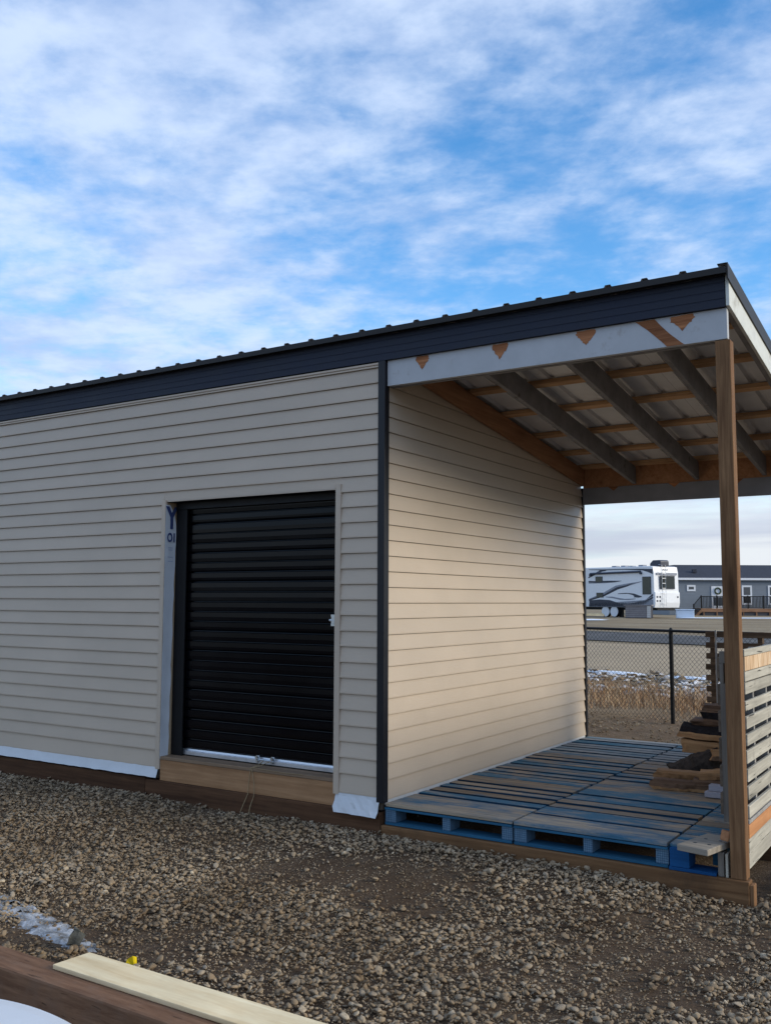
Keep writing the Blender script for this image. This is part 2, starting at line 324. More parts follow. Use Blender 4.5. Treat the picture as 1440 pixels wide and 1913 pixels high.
M['snow'] = plain('old_snow', (0.78, 0.81, 0.85), 0.6, var=0.12, vscale=9, bump=0.5, bscale=14)
def ice_mat():
    mt, nt, b = new_mat('thin_ice'); g = G(nt); v = g.coord((1, 1.6, 1), rnd=False)
    f = g.noise(v, 7, 7, 0.7, 0.8); col = g.ramp(f, (0.36, (0.12, 0.10, 0.08)), (0.47, (0.26, 0.27, 0.28)), (0.60, (0.52, 0.54, 0.57)), (0.72, (0.66, 0.68, 0.71)))
    g.L.new(col, b.inputs['Base Color']); b.inputs['Roughness'].default_value = 0.28; g.L.new(g.bump(f, 0.6, 0.03), b.inputs['Normal']); return mt
M['ice'] = ice_mat()
def grass_mat():
    mt, nt, b = new_mat('dry_grass'); g = G(nt); geo = g.n('ShaderNodeNewGeometry')
    col = g.ramp(geo.outputs['Random Per Island'], (0.0, (0.13, 0.065, 0.028)), (0.35, (0.30, 0.165, 0.075)), (0.7, (0.47, 0.29, 0.145)), (1.0, (0.66, 0.50, 0.30)))
    g.L.new(col, b.inputs['Base Color']); b.inputs['Roughness'].default_value = 0.8; return mt
M['grass'] = grass_mat()
M['road'] = plain('tan_gravel_road', (0.40, 0.305, 0.195), 0.95, var=0.12, vscale=0.8, bump=0.5, bscale=18, spec=0.2)
M['wet'] = plain('frozen_ditch', (0.115, 0.11, 0.105), 0.9, var=0.4, spec=0.1, vscale=0.5)
M['rv_white'] = plain('rv_white_gelcoat', (0.72, 0.74, 0.77), 0.32, var=0.03)
M['rv_navy'] = plain('rv_navy_decal', (0.018, 0.026, 0.050), 0.35, var=0.1)
M['rv_gray'] = plain('rv_grey_decal', (0.22, 0.24, 0.29), 0.35, var=0.1)
M['glass'] = plain('dark_tinted_glass', (0.006, 0.007, 0.009), 0.06, var=0.1, spec=0.6)
M['pane'] = plain('house_window_glass', (0.05, 0.06, 0.075), 0.08, var=0.2, spec=0.6)
M['tyre'] = plain('tyre_rubber', (0.016, 0.016, 0.017), 0.85)
M['cover'] = plain('white_wheel_cover', (0.66, 0.69, 0.73), 0.5, var=0.05)
M['house'] = plain('grey_blue_siding', (0.155, 0.185, 0.225), 0.6, var=0.08, vscale=1)
M['shingle'] = plain('dark_shingles', (0.030, 0.036, 0.052), 0.9, var=0.3, vscale=6, bump=0.4, bscale=30)
M['trimwhite'] = plain('white_house_trim', (0.68, 0.71, 0.76), 0.5, var=0.04)
M['skirt'] = plain('dark_skirting', (0.030, 0.033, 0.045), 0.7, var=0.15)
M['deckwood'] = wood('brown_house_deck', (0.13, 0.07, 0.045), (0.26, 0.16, 0.10), 'x', grain=6, knots=0.2)
M['crate'] = plain('grey_slatted_box', (0.21, 0.20, 0.21), 0.7, var=0.15)
M['crate_pale'] = plain('pale_slatted_end', (0.55, 0.55, 0.54), 0.7, var=0.1)
M['wreath'] = plain('green_wreath', (0.05, 0.07, 0.045), 0.9, var=0.4, vscale=12)
M['paleblue'] = plain('pale_blue_tote', (0.48, 0.58, 0.72), 0.45, var=0.05)

# ------------------------------------------------------------------ mesh helpers
class MB:
    def __init__(s): s.v = []; s.f = []; s.m = []
    def add(s, vs, fs, mi=0):
        o = len(s.v); s.v += [tuple(p) for p in vs]; s.f += [tuple(i + o for i in f) for f in fs]; s.m += [mi] * len(fs); return s
    def box(s, x0, x1, y0, y1, z0, z1, mi=0):
        vs = [(x, y, z) for x in (x0, x1) for y in (y0, y1) for z in (z0, z1)]
        return s.add(vs, [(0, 1, 3, 2), (4, 6, 7, 5), (0, 4, 5, 1), (2, 3, 7, 6), (0, 2, 6, 4), (1, 5, 7, 3)], mi)
    def obox(s, c, size, rot=(0, 0, 0), mi=0):
        from mathutils import Euler
        R = Euler(rot).to_matrix(); h = [k / 2 for k in size]
        vs = [Vector(c) + R @ Vector((x, y, z)) for x in (-h[0], h[0]) for y in (-h[1], h[1]) for z in (-h[2], h[2])]
        return s.add(vs, [(0, 1, 3, 2), (4, 6, 7, 5), (0, 4, 5, 1), (2, 3, 7, 6), (0, 2, 6, 4), (1, 5, 7, 3)], mi)
    def prism(s, poly, a0, a1, axis='x', mi=0):
        """poly: 2D outline (other two axes in xyz order), swept from a0 to a1 along axis"""
        def P(a, p): return {'x': (a, p[0], p[1]), 'y': (p[0], a, p[1]), 'z': (p[0], p[1], a)}[axis]
        n = len(poly); vs = [P(a0, p) for p in poly] + [P(a1, p) for p in poly]
        fs = [(i, (i + 1) % n, n + (i + 1) % n, n + i) for i in range(n)] + [tuple(reversed(range(n))), tuple(range(n, 2 * n))]
        return s.add(vs, fs, mi)
    def tube(s, pts, r, n=8, mi=0, cap=True):
        pts = [Vector(p) for p in pts]; rings = []; base = len(s.v)
        rr = r if isinstance(r, (list, tuple)) else [r] * len(pts)
        ref = Vector((0.0, 0.0, 1.0))
        for i, p in enumerate(pts):
            d = (pts[min(i + 1, len(pts) - 1)] - pts[max(i - 1, 0)]).normalized()
            a = d.cross(ref)
            if a.length < 0.05: a = d.cross(Vector((0, 1, 0)))
            a.normalize(); b = d.cross(a)
            rings.append([p + (a * math.cos(2 * math.pi * k / n) + b * math.sin(2 * math.pi * k / n)) * rr[i] for k in range(n)])
        vs = [q for ring in rings for q in ring]; fs = []
        for i in range(len(pts) - 1):
            for k in range(n): fs.append((i * n + k, i * n + (k + 1) % n, (i + 1) * n + (k + 1) % n, (i + 1) * n + k))
        if cap: fs += [tuple(reversed(range(n))), tuple(range((len(pts) - 1) * n, len(pts) * n))]
        return s.add(vs, fs, mi)
    def disc(s, c, r, h, n=24, axis='z', mi=0, r2=None):
        r2 = r if r2 is None else r2
        def P(a, b, t): return {'z': (c[0] + a, c[1] + b, c[2] + t), 'y': (c[0] + a, c[1] + t, c[2] + b), 'x': (c[0] + t, c[1] + a, c[2] + b)}[axis]
        vs = [P(r * math.cos(2 * math.pi * k / n), r * math.sin(2 * math.pi * k / n), 0) for k in range(n)] + [P(r2 * math.cos(2 * math.pi * k / n), r2 * math.sin(2 * math.pi * k / n), h) for k in range(n)]
        return s.add(vs, [(k, (k + 1) % n, n + (k + 1) % n, n + k) for k in range(n)] + [tuple(reversed(range(n))), tuple(range(n, 2 * n))], mi)
    def mesh(s, name, mats, off=(0, 0, 0), smooth=False):
        me = bpy.data.meshes.new(name)
        me.from_pydata([(a - off[0], b - off[1], c - off[2]) for a, b, c in s.v], [], s.f)
        for k in (mats if isinstance(mats, (list, tuple)) else [mats]): me.materials.append(M[k] if isinstance(k, str) else k)
        if any(s.m): me.polygons.foreach_set('material_index', s.m)
        bm = bmesh.new(); bm.from_mesh(me); bmesh.ops.recalc_face_normals(bm, faces=bm.faces); bm.to_mesh(me); bm.free()
        if smooth: me.polygons.foreach_set('use_smooth', [True] * len(me.polygons))
        me.update(); return me
OFF = {}
def link(name, me, parent=None, loc=(0, 0, 0), rot=(0, 0, 0), bevel=0.0):
    o = bpy.data.objects.new(name, me); COL.objects.link(o)
    if parent is not None: o.parent = parent
    o.location = loc; o.rotation_euler = rot
    if bevel:
        md = o.modifiers.new('bevel', 'BEVEL'); md.width = bevel; md.segments = 2; md.limit_method = 'ANGLE'; md.angle_limit = rad(40)
    return o
def build(name, mb, mats, parent=None, bevel=0.0, smooth=False, off=None):
    """one mesh object; the coordinates in mb are world ones when the parent has an entry in OFF"""
    of = off if off is not None else OFF.get(parent.name, (0, 0, 0)) if parent is not None else (0, 0, 0)
    o = link(name, mb.mesh(name, mats, of, smooth), parent, bevel=bevel)
    OFF[o.name] = of
    return o
def tag(o, label=None, cat=None, group=None, kind=None):
    if label: o['label'] = label
    if cat: o['category'] = cat
    if group: o['group'] = group
    if kind: o['kind'] = kind
    return o
def thing(name, loc, label, cat, group=None, rotz=0.0, world_coords=True):
    o = bpy.data.objects.new(name, None); COL.objects.link(o); o.location = loc; o.rotation_euler = (0, 0, rotz); o.empty_display_size = 0.2
    tag(o, label, cat, group); OFF[o.name] = tuple(loc) if world_coords else (0, 0, 0)
    return o
def solo(name, mb, mats, loc, label, cat, group=None, bevel=0.0, smooth=False):
    o = build(name, mb, mats, None, bevel, smooth, off=loc); o.location = loc; tag(o, label, cat, group); return o

# ------------------------------------------------------------------ terrain
def sstep(a, b, t):
    t = np.clip((np.asarray(t, float) - a) / (b - a), 0, 1); return t * t * (3 - 2 * t)
_ph = nrs.rand(24, 4)
def wob(x, y, f=1.0):
    r = 0
    for k in range(12):
        a = _ph[k, 0] * 6.283; s = (0.8 + 2.4 * _ph[k, 1]) * f
        r = r + np.sin((np.cos(a) * x + np.sin(a) * y) * s + _ph[k, 2] * 6.283)
    return r / 12 ** 0.5 * 0.7
def hgt(x, y):
    x = np.asarray(x, float); y = np.asarray(y, float)
    h = np.full(np.broadcast(x, y).shape, -0.27)
    near = (1 - sstep(0.0, 1.3, np.abs(np.minimum(y, 0)))) * (y < 0.3)
    h = h + near * (0.115 - 0.085 * sstep(1.5, 2.6, x)) * (1 - sstep(2.6, 3.4, x))
    h = h + 0.020 * wob(x, y, 1.4) * (np.abs(x) < 40) * (y < 14) * (y > -12) * (1 - sstep(0, 0.3, y) * (1 - sstep(3.8, 4.4, y)) * (x < 2.6))
    side = sstep(2.45, 2.75, x) * sstep(-1.0, 0.3, y); h = h + 0.05 * side
    h = h + 0.10 * np.exp(-((y - 8.0) / 2.0) ** 2) * (y > 4)
    h = h + 0.58 * sstep(36, 62, y) 
    h = h + 0.9 * sstep(150, 900, np.hypot(x, y))
    return h
def grid_axis(lo, hi, step, far, grow=1.16):
    a = list(np.arange(lo, hi + 1e-6, step)); s = step
    while a[-1] < far: s *= grow; a.append(a[-1] + s)
    s = step
    while a[0] > -far: s *= grow; a.insert(0, a[0] - s)
    return np.array(a)
gx = grid_axis(-6.5, 6.0, 0.07, 1600); gy = grid_axis(-6.0, 9.0, 0.07, 1600)
GX, GY = np.meshgrid(gx, gy, indexing='xy'); GZ = hgt(GX, GY)
nx, ny = len(gx), len(gy)
V = np.stack([GX, GY, GZ], -1).reshape(-1, 3)
ii = np.arange(nx * ny).reshape(ny, nx)
F = np.stack([ii[:-1, :-1], ii[:-1, 1:], ii[1:, 1:], ii[1:, :-1]], -1).reshape(-1, 4)
me = bpy.data.meshes.new('ground'); me.from_pydata(V.tolist(), [], F.tolist()); me.materials.append(M['ground']); me.polygons.foreach_set('use_smooth', [True] * len(F)); me.update()
tag(link('ground', me), 'brown dirt yard and tan field reaching the horizon', kind='structure')

def sheet(name, xs, ys, mat, lift, edge=None, kind='structure', label=None):
    X, Y = np.meshgrid(xs, ys); 
    if edge is not None: Y = Y + edge(X)
    Z = hgt(X, Y) + lift; n_x, n_y = len(xs), len(ys)
    k = np.arange(n_x * n_y).reshape(n_y, n_x)
    fs = np.stack([k[:-1, :-1], k[:-1, 1:], k[1:, 1:], k[1:, :-1]], -1).reshape(-1, 4)
    me = bpy.data.meshes.new(name); me.from_pydata(np.stack([X, Y, Z], -1).reshape(-1, 3).tolist(), [], fs.tolist()); me.materials.append(M[mat]); me.update()
    return tag(link(name, me), label, kind=kind)
road_edge = lambda X: -0.30 * (X + 4) * 0.9 + 0.25 * np.sin(X * 0.31)
sheet('gravel_road', np.linspace(-70, 60, 131), np.linspace(17.5, 31.5, 15), 'road', 0.03, road_edge, label='tan gravel road beyond the fence')
sheet('frozen_ditch', np.linspace(-80, 2, 83), np.linspace(33.5, 41.0, 7), 'wet', 0.035, road_edge, label='bluish frozen ditch along the far side of the road')

# ------------------------------------------------------------------ the shed
W_, D_ = 2.475, 4.02            # porch width, depth
SHL = -6.30                     # left end of the shed
SLOPE = 0.130
def zroof(y): return 3.51 - SLOPE * y
def zraft(y): return 3.285 - SLOPE * y
shed = thing('storage_shed', (0.0, 0.0, -0.2), 'beige vinyl-sided shed with black roll-up door, dark metal roof and open side porch', 'shed')
CH = 0.1158; Z0 = 0.135
DX0, DX1, DZ0, DZ1 = -2.245, -0.392, 0.02, 2.366       # opening in the siding

def course_profile(h, lead=0.0, nose=0.0190, top=0.004):
    return [(0.0012, 0.0 - lead), (nose, 0.0 - lead), (nose, 0.010 - lead), (top + 0.001, h - 0.0026), (0.0012, h - 0.0026)]
# front sheathing (with the door opening left out)
fw = MB()
fw.box(SHL, DX0, 0.0, 0.10, 0.02, 3.30); fw.box(DX1, -0.002, 0.0, 0.10, 0.02, 3.30); fw.box(DX0, DX1, 0.0, 0.10, DZ1, 3.30)
front = build('front_wall', fw, 'sheathing', shed)
def front_course(x0, x1, k, cache={}):
    key = (round(x0, 3), round(x1, 3), k == 0)
    if key not in cache:
        p = course_profile(CH, 0.025 if k == 0 else 0)
        cache[key] = MB().prism([(-a, b) for a, b in p], x0, x1, 'x').mesh('siding_panel', 'siding')
    o = link('siding_panel', cache[key], front, (0, 0, Z0 + k * CH + 0.2)); OFF[o.name] = (0, 0, -0.2)
k = 0
while Z0 + k * CH < 3.28:
    z = Z0 + k * CH; top = z + CH
    if top < DZ1 - 0.02:
        front_course(SHL, DX0 - 0.008, k); front_course(DX1 + 0.012, -0.034, k)
    elif z < DZ1:
        # course notched round the door head
        front_course(SHL, DX0 - 0.008, k); front_course(DX1 + 0.012, -0.034, k)
        mb = MB().prism([(-0.0012, DZ1 + 0.004), (-0.011, DZ1 + 0.004), (-0.005, top + 0.012), (-0.0012, top + 0.012)], DX0 - 0.008, DX1 + 0.012, 'x')
        build('siding_panel', mb, 'siding', front)
    elif top < 3.29:
        front_course(SHL, -0.034, k)
    else:
        mb = MB().prism([(-0.0012, z), (-0.017, z), (-0.017, z + 0.01), (-0.008, 3.296), (-0.0012, 3.296)], SHL, -0.034, 'x')
        build('siding_panel', mb, 'siding', front)
    k += 1
build('utility_trim', MB().box(SHL, -0.034, -0.021, -0.010, 3.262, 3.2685).box(SHL, -0.034, -0.023, -0.010, 3.281, 3.2955), 'siding', front)
build('starter_trim', MB().box(SHL, DX0 - 0.008, -0.009, -0.001, 0.085, 0.112).box(DX1 + 0.012, -0.034, -0.009, -0.001, 0.085, 0.112), 'siding', front)
# door casing strips of the siding
def jstrip(x0, x1, z0, z1):
    return MB().prism([(x0, -0.0015), (x0, -0.024), (x0 + 0.006, -0.027), (x1 - 0.006, -0.027), (x1, -0.024), (x1, -0.0015)], z0, z1, 'z')
build('door_trim', jstrip(DX0 - 0.020, DX0 + 0.028, 0.098, DZ1 + 0.01), 'siding', front)
build('door_trim', jstrip(DX1 - 0.026, DX1 + 0.022, 0.098, DZ1 + 0.035), 'siding', front)
build('door_trim', MB().box(DX0 + 0.028, DX1 - 0.026, -0.012, -0.0015, DZ1 - 0.006, DZ1 + 0.003), 'siding', front)
# side sheathing and courses, cut to the roof slope
sw = MB().prism([(0.10, -0.05), (D_, -0.05), (D_, zraft(D_) + 0.2), (0.10, zraft(0.1) + 0.2)], -0.10, 0.0, 'x')
side = build('side_wall', sw, 'sheathing', shed)
SZ0 = 0.112
k = 0
while True:
    z = SZ0 + k * CH; top = z + CH
    ztop0 = zraft(0.03) + 0.06
    if z > ztop0 - 0.02: break
    lead = 0.022 if k == 0 else 0
    ya = 0.030; yb = D_ - 0.012
    ymax = min(yb, (3.345 - z) / SLOPE); ymax2 = min(yb, (3.345 - top) / SLOPE)
    p = course_profile(CH, lead)
    vs = []; n = len(p)
    for a, b in p: vs.append((a, ya, z + b))
    for a, b in p: vs.append((a, max(ya + 0.01, ymax if b < 0.05 else ymax2), z + b))
    fs = [(i, (i + 1) % n, n + (i + 1) % n, n + i) for i in range(n)] + [tuple(range(n)), tuple(range(n, 2 * n))]
    build('siding_panel', MB().add(vs, fs), 'siding', side)
    k += 1
build('side_starter', MB().box(0.0012, 0.010, 0.03, D_ - 0.012, 0.055, 0.089), 'wrap', side)
# closed left and rear walls
bk = MB().box(SHL, -0.102, D_ - 0.10, D_, -0.05, zraft(D_) + 0.19)
for k in range(24):
    bk.prism([(D_ + a, Z0 + k * CH + b) for a, b in course_profile(CH)], SHL, -0.03, 'x')
build('rear_wall', bk, 'siding', shed)
build('left_wall', MB().prism([(0.102, -0.05), (D_ - 0.102, -0.05), (D_ - 0.102, zraft(D_) + 0.2), (0.102, zraft(0.1) + 0.2)], SHL, SHL + 0.1, 'x'), 'siding', shed)
# corner posts
build('corner_trim', MB().prism([(-0.036, -0.0015), (-0.036, -0.026), (0.026, -0.026), (0.026, 0.036), (0.001, 0.036), (0.001, -0.0015)], 0.075, 3.3045, 'z'), 'dark_trim', shed, bevel=0.003)
build('corner_trim', MB().prism([(0.0012, D_ - 0.010), (0.030, D_ - 0.010), (0.030, D_ + 0.030), (-0.03, D_ + 0.030), (-0.03, D_ + 0.0225), (0.0012, D_ + 0.0225)], 0.04, 2.756, 'z'), 'dark_trim', shed, bevel=0.003)
# skids, sill
build('skid_timber', MB().box(SHL, -2.384, -0.020, 0.07, -0.42, 0.012), 'skid', shed, bevel=0.006)
build('skid_timber', MB().box(-2.378, -0.004, -0.024, 0.07, -0.42, 0.004), 'skid', shed, bevel=0.006)
build('skid_timber', MB().box(0.002, 2.506, -0.022, 0.068, -0.42, -0.079), 'skid_light', shed, bevel=0.006)
for yy in (1.33, 2.68, 3.96):
    build('floor_sleeper', MB().box(0.05, 2.44, yy - 0.045, yy + 0.045, -0.30, -0.079), 'skid', shed)
build('sill_board', MB().box(-2.214, -0.398, -0.016, -0.0005, 0.006, 0.176), 'sill', shed, bevel=0.003)
build('sill_cap', MB().box(-2.214, -0.398, -0.020, 0.23, 0.178, 0.204), 'sill_top', shed, bevel=0.003)
# loose house wrap below the siding
def wrapsheet(x0, x1, ztop, zbot, flare, seed, cols=26, slope=0.0, wild=0.005):
    r = random.Random(seed); mb = MB(); vs = []; rows = 5
    for j in range(rows):
        t = j / (rows - 1)
        for i in range(cols):
            s = i / (cols - 1); x = x0 + (x1 - x0) * s
            w = (r.random() - 0.5) * wild * t * 2 + 0.004 * math.sin(9 * s + seed) * t
            zz = ztop + (zbot + slope * (s - 0.5) - ztop) * t + (r.random() - 0.5) * 0.004 * (j == rows - 1)
            vs.append((x + (0.02 * t if i == 0 else 0) * r.random(), -0.012 - flare * t ** 1.5 - abs(w), zz))
    n0 = len(vs); vs += [(a, b + 0.0012, c) for a, b, c in vs]
    fs = []
    for j in range(rows - 1):
        for i in range(cols - 1):
            a = j * cols + i; fs.append((a, a + 1, a + cols + 1, a + cols)); fs.append((n0 + a, n0 + a + cols, n0 + a + cols + 1, n0 + a + 1))
    mb.add(vs, fs); return mb
build('house_wrap', wrapsheet(SHL + 0.02, -2.235, 0.150, 0.028, 0.030, 3, 60), 'wrap', shed, smooth=True)
build('house_wrap', wrapsheet(-0.402, -0.012, 0.125, -0.026, 0.040, 5, 12, wild=0.02), 'wrap', shed, smooth=False)
# left jamb with its strip of printed wrap
JX = -2.214
build('door_jamb', MB().box(JX - 0.04, JX, 0.004, 0.150, 0.205, DZ1 - 0.008), 'jamb', shed)
r = random.Random(4); vs = []; rows = 26
for j in range(rows):
    t = j / (rows - 1); z = DZ1 - 0.03 - t * (DZ1 - 0.03 - 0.185)
    e = 0.098 - 0.036 * t + (r.random() - 0.5) * 0.010; e = max(0.012, e if t > 0.06 else 0.02 + 0.085 * t / 0.06)
    for q, yy in enumerate((-0.028, -0.006, 0.02, e * 0.75, e)):
        vs.append((JX + 0.002 + 0.004 * r.random() + (0.004 if q == 4 else 0), yy, z))
fs = [(j * 5 + q, j * 5 + q + 1, j * 5 + q + 6, j * 5 + q + 5) for j in range(rows - 1) for q in range(4)]
strip = build('wrap_strip', MB().add(vs, fs), 'wrap', shed, smooth=True)
def lettering(txt, size, loc, rot, mat, parent, name, ext=0.0004, sx=1.0):
    cu = bpy.data.curves.new(name, 'FONT'); cu.body = txt; cu.size = size; cu.extrude = ext; cu.offset = size * 0.035; cu.align_x = 'CENTER'; cu.align_y = 'CENTER'
    t = bpy.data.objects.new(name, cu); COL.objects.link(t)
    dg = bpy.context.evaluated_depsgraph_get(); me = bpy.data.meshes.new_from_object(t.evaluated_get(dg)); bpy.data.objects.remove(t)
    me.materials.clear(); me.materials.append(M[mat])
    for v in me.vertices: v.co.x *= sx
    of = OFF.get(parent.name, (0, 0, 0))
    return link(name, me, parent, tuple(a - b for a, b in zip(loc, of)), rot)
RX = (rad(90), 0, rad(90))      # text facing +X
lettering('Y', 0.26, (JX + 0.0095, 0.040, 2.215), RX, 'print', strip, 'printed_letter', sx=0.74)
lettering('O', 0.105, (JX + 0.0095, 0.022, 2.050), RX, 'print', strip, 'printed_letter', sx=0.72)
lettering('I', 0.105, (JX + 0.0095, 0.073, 2.050), RX, 'print', strip, 'printed_letter', sx=0.9)
for zz, ww in ((1.962, 0.056), (1.944, 0.050), (1.882, 0.062), (1.846, 0.060)):
    build('print_line', MB().box(JX + 0.0085, JX + 0.0092, 0.034 - ww / 2, 0.034 + ww / 2, zz, zz + 0.006), 'print_pale', strip)

# roll-up door -------------------------------------------------
CY = 0.150
pts = []; z = 0.262; pitch = 0.083; drng = random.Random(21)
cx0, cx1 = -2.205, -0.40
while z < 2.33:
    tl = drng.uniform(-0.0007, 0.0007)
    gw = drng.choice((0.0, 0.0, 0.0, 0.006, 0.012))
    for dz, d in ((0.0, 0.0), (0.005 + gw, -0.0150 + tl), (0.034, -0.0165), (0.072, -0.0158 - tl), (0.0775, -0.001)):
        pts.append((CY + d, z + dz))
    z += pitch
back = [(a + 0.012, b) for a, b in reversed(pts)]
door = build('roller_door', MB().prism(pts + back, cx0 + 0.02, cx1, 'x'), 'door', shed)
build('door_guide', MB().prism([(cx0, CY - 0.052), (cx0 + 0.125, CY - 0.052), (cx0 + 0.125, CY - 0.040), (cx0 + 0.012, CY - 0.040), (cx0 + 0.012, CY + 0.06), (cx0, CY + 0.06)], 0.205, DZ1 - 0.008, 'z'), 'black', door)  # left guide, widened in black to stand in for the recess shadow beside it
build('door_guide', MB().prism([(cx1, CY - 0.052), (cx1 - 0.06, CY - 0.052), (cx1 - 0.06, CY - 0.040), (cx1 - 0.012, CY - 0.040), (cx1 - 0.012, CY + 0.06), (cx1, CY + 0.06)], 0.205, DZ1 - 0.008, 'z'), 'black', door)
build('door_hood', MB().box(cx0 + 0.002, cx1 - 0.002, CY - 0.060, CY + 0.2, 2.300, DZ1 - 0.009), 'black', door)
build('bottom_bar', MB().prism([(CY - 0.026, 0.214), (CY + 0.012, 0.214), (CY + 0.012, 0.262), (CY - 0.006, 0.262), (CY - 0.010, 0.246), (CY - 0.026, 0.246)], cx0 + 0.09, cx1 - 0.02, 'x'), 'alu', door, bevel=0.002)
build('bottom_seal', MB().box(cx0 + 0.09, cx1 - 0.02, CY - 0.018, CY + 0.006, 0.2045, 0.2135), 'black', door)
sb = MB().tube([(-1.275, CY - 0.040, 0.252), (-1.095, CY - 0.040, 0.246)], 0.006, 8)
for bx in (-1.265, -1.110):
    sb.box(bx - 0.016, bx + 0.016, CY - 0.030, CY - 0.0265, 0.222, 0.278); sb.tube([(bx, CY - 0.03, 0.262), (bx, CY - 0.05, 0.262)], 0.013, 10); sb.tube([(bx, CY - 0.03, 0.236), (bx, CY - 0.046, 0.236)], 0.010, 10)
build('slide_bolt', sb, 'zinc', door, smooth=False)
lk = MB().box(-0.535, -0.470, CY - 0.058, CY - 0.052, 1.322, 1.340).box(-0.535, -0.470, CY - 0.058, CY - 0.052, 1.392, 1.410).box(-0.520, -0.490, CY - 0.075, CY - 0.058, 1.341, 1.392).tube([(-0.540, CY - 0.066, 1.366), (-0.46, CY - 0.066, 1.366)], 0.010, 8)
build('side_latch', lk, 'zinc', door)
build('right_jamb', MB().box(DX1 + 0.0, DX1 + 0.04, 0.004, 0.150, 0.205, DZ1 - 0.008), 'jamb', shed)
build('door_head', MB().box(DX0 + 0.03, DX1 - 0.0, 0.004, 0.148, DZ1 - 0.0075, DZ1 + 0.02), 'black', shed)
build('dark_backing', MB().box(DX0 - 0.05, DX1 + 0.05, 0.42, 0.44, -0.05, 2.6), 'black', shed)

# front beam, fascia -------------------------------------------
beam = build('front_beam', MB().box(0.030, W_, 0.000, 0.040, 3.111, 3.3045), 'white_paint', shed, bevel=0.003)
build('inner_beam', MB().box(0.030, W_ - 0.03, 0.041, 0.079, 3.108, 3.290), 'gray_paint', shed)
def chip(cx, w, h, seed, kind='heart'):
    r = random.Random(seed); zt = 3.300
    if kind == 'heart':
        pl = [(-.48, 0), (-.55, -.18), (-.50, -.36), (-.34, -.52), (-.16, -.76), (0, -1.0), (.10, -.84), (.30, -.58), (.47, -.42), (.56, -.22), (.5, 0)]
        pp = []
        for (a, b), (c, d) in zip(pl, pl[1:] + pl[:1]): pp += [(a, b), (a + (c - a) * .37, b + (d - b) * .37), (a + (c - a) * .7, b + (d - b) * .7)]
        pl = [(cx + (a + (r.random() - .5) * .085) * w, zt + min(0, b + (r.random() - .5) * .075) * h) for a, b in pp]
    else:
        pl = [(1.912, 3.300), (1.93, 3.285), (1.99, 3.235), (2.05, 3.175), (2.075, 3.150), (2.108, 3.1135), (2.215, 3.1135), (2.195, 3.13), (2.13, 3.19), (2.075, 3.25), (2.035, 3.300)]
    return MB().prism(pl, -0.0025, 0.002, 'y')
for cx, w, h, sd_ in ((0.332, 0.100, 0.100, 1), (0.955, 0.112, 0.108, 2), (1.578, 0.120, 0.104, 3), (2.205, 0.135, 0.098, 4)):
    build('bare_patch', chip(cx, w, h, sd_), 'bare', beam)
build('bare_patch', chip(0, 0, 0, 9, 'band'), 'bare', beam)
fp = [(-0.002, 3.306), (-0.026, 3.306), (-0.026, 3.350), (-0.0235, 3.3525), (-0.0235, 3.357), (-0.026, 3.3595), (-0.026, 3.400), (-0.0235, 3.4025), (-0.0235, 3.407), (-0.026, 3.4095), (-0.026, 3.452), (-0.0235, 3.4545), (-0.0235, 3.459), (-0.026, 3.4615), (-0.026, 3.500), (-0.002, 3.500)]
build('fascia', MB().prism(fp, SHL - 0.05, W_ - 0.004, 'x'), 'fascia', shed)
build('fascia_backing', MB().box(SHL, W_ - 0.02, 0.0005, 0.0385, 3.3065, 3.49), 'gray_paint', shed)
# rake board on the right end, following the slope
def slopebox(x0, x1, y0, y1, zb, zt, mb=None):
    mb = mb or MB()
    return mb.prism([(y0, zb(y0)), (y1, zb(y1)), (y1, zt(y1)), (y0, zt(y0))], x0, x1, 'x')
YB = D_ + 0.16
build('rake_board', slopebox(W_ + 0.001, W_ + 0.022, -0.026, YB, lambda y: zroof(y) - 0.205, lambda y: zroof(y) - 0.012), 'rake_paint', shed, bevel=0.002)
# roof sheets with ribs
def roof_panel(x1, n=4, rib=0.2389):
    prof = []
    x = x1 - n * rib
    for i in range(n):
        c = x + rib * 0.5
        prof += [(x, 0), (c - 0.032, 0), (c - 0.017, 0.026), (c + 0.017, 0.026), (c + 0.032, 0)]
        x += rib
    prof.append((x1 - 0.0015, 0))
    prof = [q for q in prof if q[0] < W_ + 0.020]
    t = 0.0035; mb = MB(); y0, y1 = -0.085, YB
    for lift, mi in ((t, 0), (0.0, 1)):
        vs = [(a, y0, zroof(y0) + b + lift) for a, b in prof] + [(a, y1, zroof(y1) + b + lift) for a, b in prof]; n_ = len(prof)
        mb.add(vs, [(i, i + 1, n_ + i + 1, n_ + i) for i in range(n_ - 1)], mi)
    n_ = len(prof)
    vs = [(a, y0, zroof(y0) + b) for a, b in prof] + [(a, y0, zroof(y0) + b + t) for a, b in prof]
    mb.add(vs, [(i, i + 1, n_ + i + 1, n_ + i) for i in range(n_ - 1)], 0)
    return mb
xr = W_ + 0.122
while xr > SHL:
    build('roof_panel', roof_panel(xr), ['roof', 'roof_under'], shed)
    xr -= 4 * 0.2389
build('drip_edge', MB().box(SHL - 0.05, W_ + 0.02, -0.078, -0.028, 3.5005, 3.5085).box(SHL - 0.05, W_ + 0.02, -0.0905, -0.0865, 3.494, 3.5335), 'roof', shed)
build('rake_trim', slopebox(W_ + 0.0235, W_ + 0.032, -0.088, YB + 0.003, lambda y: zroof(y) - 0.062, lambda y: zroof(y) + 0.034, slopebox(W_ - 0.03, W_ + 0.0235, -0.088, YB + 0.003, lambda y: zroof(y) + 0.031, lambda y: zroof(y) + 0.0345)), 'roof', shed)
